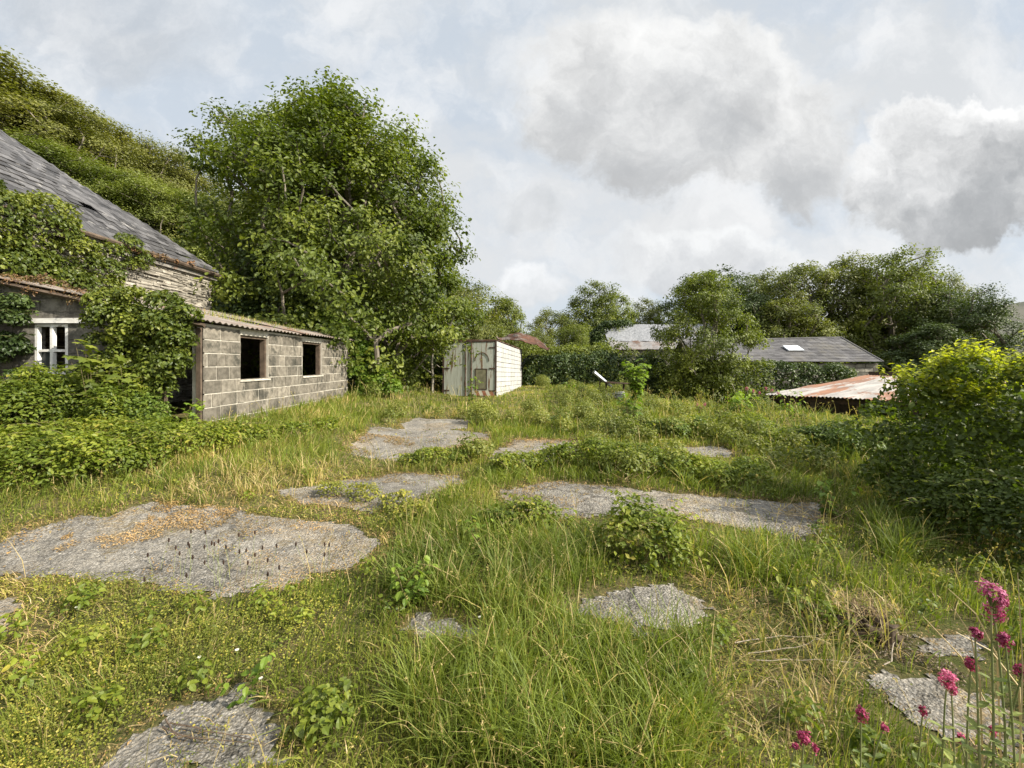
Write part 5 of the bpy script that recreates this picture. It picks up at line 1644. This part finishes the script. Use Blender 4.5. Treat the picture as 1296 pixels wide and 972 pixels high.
# red valerian
def valerian(loc, heads, label, group='red valerian in flower', leafn=13, leaf=.052, stalk='stem_green', base=None):
    """heads: list of world points with head radius; stalks rise from the root."""
    loc = np.array(loc, float)
    root = empty('red_valerian', tuple(loc)); st, lf = Acc(), Acc()
    for hi_, (hp, hr) in enumerate(heads):
        hp = np.array(hp) - loc
        b0 = np.array([rng.normal(0, .015), rng.normal(0, .015), -.01])
        mid = b0 + (hp - b0) * .5 + np.array([rng.normal(0, .035), rng.normal(0, .03), .05])
        ts = np.linspace(0, 1, 9)[:, None]
        path = (1 - ts) ** 2 * b0 + 2 * ts * (1 - ts) * mid + ts ** 2 * hp
        st.tube(path + rng.normal(0, .0025, path.shape) * np.linspace(1, 0, 9)[:, None], np.linspace(.0038, .0017, 9), 6)
        for j in range(leafn):
            f_ = .12 + .75 * j / leafn
            p_ = np.array([np.interp(f_, ts[:, 0], path[:, q_]) for q_ in range(3)])
            aa = j * 1.57 + rng.normal(0, .3)
            for sg in (0, math.pi):
                d = np.array([[math.cos(aa + sg), math.sin(aa + sg), .35]])
                leaves(lf, p_[None], np.array([[-d[0, 0] * .35, -d[0, 1] * .35, 1.]]), leaf * (1.15 - .7 * f_) * rng.uniform(.8, 1.2), rng.random(1), LEAF7, 0, .75, dirs=d)
        fl = Acc()
        hr = hr * .9; k_ = int(190 * (hr / .03) ** 1.3)
        u = unit(rng.normal(size=(k_, 3))); u[:, 2] = np.where(u[:, 2] < -.25, -u[:, 2], u[:, 2])
        lump = unit(rng.normal(size=(9, 3))); cl_ = lump[rng.integers(9, size=k_)]
        off = unit(u * .6 + cl_ * .75) * np.array([.95, .95, 1.4]) * (hr * rng.uniform(.65, 1.05, k_))[:, None]
        P = hp + off
        for pet in range(3):
            leaves(fl, P + rng.normal(0, .0015, P.shape), unit(off) + rng.normal(0, .35, P.shape), .0068 * rng.uniform(.7, 1.2, k_), np.clip(rng.random(k_) * .8 + (.2 if hr > .018 else -.25), 0, 1), LEAF4, 0, 1.2)
        for q_ in range(24):
            st.tube([hp - np.array([0, 0, hr * .9]), hp + off[q_ % k_] * .7], [.0012, .0007], 3)
        fl.build('flower_head', M['pink'], root)
    st.build('stalks', M[stalk], root); lf.build('leaves', M['valerian_leaf'], root)
    tag(root, label, 'valerian', group)
    return root


Yv = .98
valerian(gpt(1.13, 1.0), [(at(1254, 757, Yv), .030), (at(1258, 776, Yv + .01), .022), (at(1234, 803, Yv), .012), (at(1272, 812, Yv - .02), .015), (at(1229, 841, Yv + .04), .013), (at(1294, 852, Yv), .016)], 'tallest red valerian with several pink heads', leafn=13)
valerian(gpt(1.20, 1.16), [(at(1199, 860, 1.16), .020), (at(1204, 872, 1.18), .013)], 'valerian with one dome of crimson buds beside the tallest one', leafn=9)
valerian(gpt(1.12, 1.22), [(at(1168, 900, 1.2), .010)], 'valerian with one small closed crimson bud above the corner slab', leafn=9)
valerian(gpt(1.02, 1.26), [(at(1090, 905, 1.22), .017), (at(1119, 921, 1.26), .010)], 'valerian with crimson head and smaller side bud', leafn=9)
valerian(gpt(.82, 1.20), [(at(1018, 934, 1.18), .017), (at(1006, 946, 1.2), .009), (at(1032, 948, 1.2), .009)], 'lowest valerian with three crimson buds near the dry stems', leafn=9)
valerian(gpt(1.28, 1.2), [(at(1215, 935, 1.2), .010), (at(1256, 925, 1.1), .008)], 'budding valerian low under the tallest one', leafn=9, leaf=.055)
valerian(gpx(955, 12.6), [(tuple(np.array(at(945 + 8 * i, 492 + 3 * (i % 3), 12.6 + .1 * i))), .05) for i in range(6)], 'distant clump of pink valerian before the ivy wall', leaf=.12, leafn=8)
valerian(gpx(885, 12.0), [(tuple(np.array(at(882 + 5 * i, 512 + 4 * (i % 2), 12.0))), .045) for i in range(3)], 'distant red valerian tuft among the far weeds', leaf=.12, leafn=8)

# bare white stalks about the valerian
a = Acc()
for (p0, p1, Ya) in [((1256, 905), (1168, 780), 1.05), ((1240, 860), (1206, 768), 1.0), ((1290, 870), (1210, 800), 1.0), ((1262, 830), (1200, 745), 1.1), ((1290, 990), (1288, 725), .95)]:
    A_, B_ = at(*p0, Ya), at(*p1, Ya + .05); mid = (A_ + B_) / 2 + np.array([.01, 0, .02])
    g_ = np.array([A_[0] + .03, A_[1], float(ground_h(A_[0], A_[1]))])
    a.tube([g_, A_, mid, B_], [.0028, .0022, .0017, .0009], 4, .95)
o = a.build('dead_stalks', M['straw']); tag(o, 'bleached bare stalks around the tallest valerian', 'dead stems')

# rotten stump and the dead stems round it
c = on_ground(1092, 800)
root = empty('rotten_stump', tuple(c), 0, (.85, .85, .8))
a = Acc()
for i in range(44):
    aa = rng.uniform(0, 6.28); rr_ = rng.uniform(.02, .15)
    p0 = np.array([rr_ * math.cos(aa) * 1.3, rr_ * math.sin(aa), -.02]); d = np.array([rng.normal(0, .045), rng.normal(0, .04), rng.uniform(.08, .18)])
    a.tube([p0, p0 + d * .35 + rng.normal(0, .012, 3), p0 + d * .7 + rng.normal(0, .012, 3), p0 + d], [.022, .036 * rng.uniform(.6, 1.1), .026, .005], 7, rng.random())
a.build('wood', M['burnt'], root)
b_ = Acc(); n = 420
aa = rng.random(n) * 6.28; rr_ = rng.random(n) ** .5 * .17
blades(b_, np.stack([rr_ * np.cos(aa) * 1.3, rr_ * np.sin(aa), np.full(n, .175) + .03 * rng.random(n)], 1), rng.uniform(.03, .08, n), rng.uniform(.002, .004, n), rng.uniform(.5, 1.8, n), rng.random(n) * 6.28, rng.random(n))
b_.build('dry_thatch', M['straw'], root)
tag(root, 'dark rotten stump capped with dry grass', 'stump')
TW = 'dead stems lying by the stump'
for i, (p0, p1, p2, lab_) in enumerate([((930, 822), (1000, 820), (1075, 808), 'long pale dead stem lying straight across the dry grass'),
                                       ((945, 838), (1010, 830), (1040, 822), 'shorter dead stem under the long straight one'),
                                       ((1122, 860), (1135, 825), (1133, 790), 'bent pale stem curving up beside the rotten stump'),
                                       ((960, 850), (1020, 845), (1090, 850), 'dead stem nearest the corner slab')]):
    A_, B_, C_ = [on_ground(*p) + np.array([0, 0, .05]) for p in (p0, p1, p2)]
    ts = np.linspace(0, 1, 8)[:, None]; path = (1 - ts) ** 2 * A_ + 2 * ts * (1 - ts) * B_ + ts ** 2 * C_
    o_ = np.array(A_); a = Acc(); a.tube(path - o_ + rng.normal(0, .007, path.shape), np.linspace(.0030, .0012, 8), 5, .9)
    o = a.build('dry_stick', M['deadwood']); o.location = o_; tag(o, lab_, 'dead stem', TW)
for (p0, p1, p2, lab_) in [((215, 925), (270, 935), (335, 950), 'longer brown twig lying on the nearest slab'), ((205, 930), (235, 948), (335, 952), 'thin brown twig under the longer one'),
                           ((210, 918), (218, 940), (228, 946), 'short brown twig crossing the others')]:
    A_, B_, C_ = [on_ground(*p) + np.array([0, 0, .032]) for p in (p0, p1, p2)]
    ts = np.linspace(0, 1, 8)[:, None]; path = (1 - ts) ** 2 * A_ + 2 * ts * (1 - ts) * B_ + ts ** 2 * C_
    o_ = np.array(A_); a = Acc(); a.tube(path - o_ + rng.normal(0, .002, path.shape), np.linspace(.0038, .0014, 8), 5)
    o = a.build('twig', M['old_wood']); o.location = o_; tag(o, lab_, 'twig', 'twigs on the nearest slab')
for (px_, py_, s_, lab_) in [(790, 610, .5, 'dry twiggy heap at the back of the long concrete strip'), (1010, 655, .35, 'dry twigs at the end of the long concrete strip'), (915, 545, .7, 'tangle of pale dead stalks behind the small bare patch')]:
    c = on_ground(px_, py_); a = Acc()
    for i in range(34):
        p0 = np.array([rng.normal(0, s_ * .35), rng.normal(0, s_ * .18), rng.uniform(0, .04)]); d = np.array([rng.normal(0, .6), rng.normal(0, .4), abs(rng.normal(.25, .25))]) * s_ * .6
        a.tube([p0, p0 + d * .5 + rng.normal(0, .02, 3), p0 + d], [.0035, .003, .0015], 4, rng.uniform(.4, 1))
    o = a.build('twig_heap', M['straw']); o.location = tuple(c); tag(o, lab_, 'twig heap')

# scrap in front of the hedge: a bent metal chute, a plank and pale rubble sheet
p_ = at(762, 492, 16.6)
o_ = np.array(gpt(p_[0], p_[1])); a = Acc()
A_, B_ = np.array((-.35, 0, 1.05)), np.array((.35, .1, .50)); sec = 9
V = []; tx = unit(B_ - A_); sd = np.array((0, 1, 0)); upv = np.cross(sd, tx); upv = upv if upv[2] > 0 else -upv
for f_ in np.linspace(0, 1, 6):
    for s_ in np.linspace(-1, 1, sec):
        V.append(A_ + (B_ - A_) * f_ + sd * s_ * .22 + upv * (.10 * (1 - s_ * s_) * (1 - .4 * f_)))
ix = np.arange(6 * sec).reshape(6, sec); q = np.stack([ix[:-1, :-1], ix[:-1, 1:], ix[1:, 1:], ix[1:, :-1]], -1).reshape(-1, 4)
a.add(V, np.concatenate([q[:, [0, 1, 2]], q[:, [0, 2, 3]]]))
o = a.build('metal_chute', M['grey_metal']); o.location = o_; md = o.modifiers.new('thickness', 'SOLIDIFY'); md.thickness = .02
a = Acc(); a.tube([(-.1, .1, 0), (-.05, .1, .82)], .03, 5); a.build('prop', M['old_wood'], o)
tag(o, 'bent grey metal chute tilted up in the grass before the dark hedge', 'scrap metal')
a = Acc(); a.box((0, 0, .66), (1.0, .22, .05), jit=.01); a.box((.3, .1, .31), (.06, .06, .66)); a.box((-.4, .1, .31), (.06, .06, .66))
o = a.build('plank', M['dark_iron']); o.location = gpx(780, 16.5); o.rotation_euler = (0, R(3), R(5)); tag(o, 'dark plank lying level beside the bent grey chute', 'plank')
a = Acc()
for i in range(7): a.box((rng.normal(0, .4), rng.normal(0, .12), rng.uniform(.05, .48)), (rng.uniform(.2, .4), .2, rng.uniform(.1, .18)), jit=.03)
o = a.build('rubble', M['white_panel']); o.location = gpx(780, 16.2); tag(o, 'pale broken rubble under the dark plank', 'rubble', kind='stuff')
# dead trunk in the dark gap by the lorry body
a = Acc(); b0 = np.array(gpx(547, 17.6))
a.tube([(0, 0, 0), (.02, 0, .6), (-.02, 0, 1.3), (.05, .1, 2.0)], [.06, .055, .05, .04], 6)
a.tube([(0, 0, .95), (.2, -.1, 1.15), (.35, -.15, 1.05)], [.03, .02, .01], 5); a.tube([(0, 0, .8), (-.3, -.1, 1.0), (-.5, -.1, 1.2)], [.03, .02, .01], 5)
o = a.build('dead_tree', M['bark_pale']); o.location = b0; tag(o, 'bare pale trunk in the dark gap beside the lorry doors', 'tree trunk')
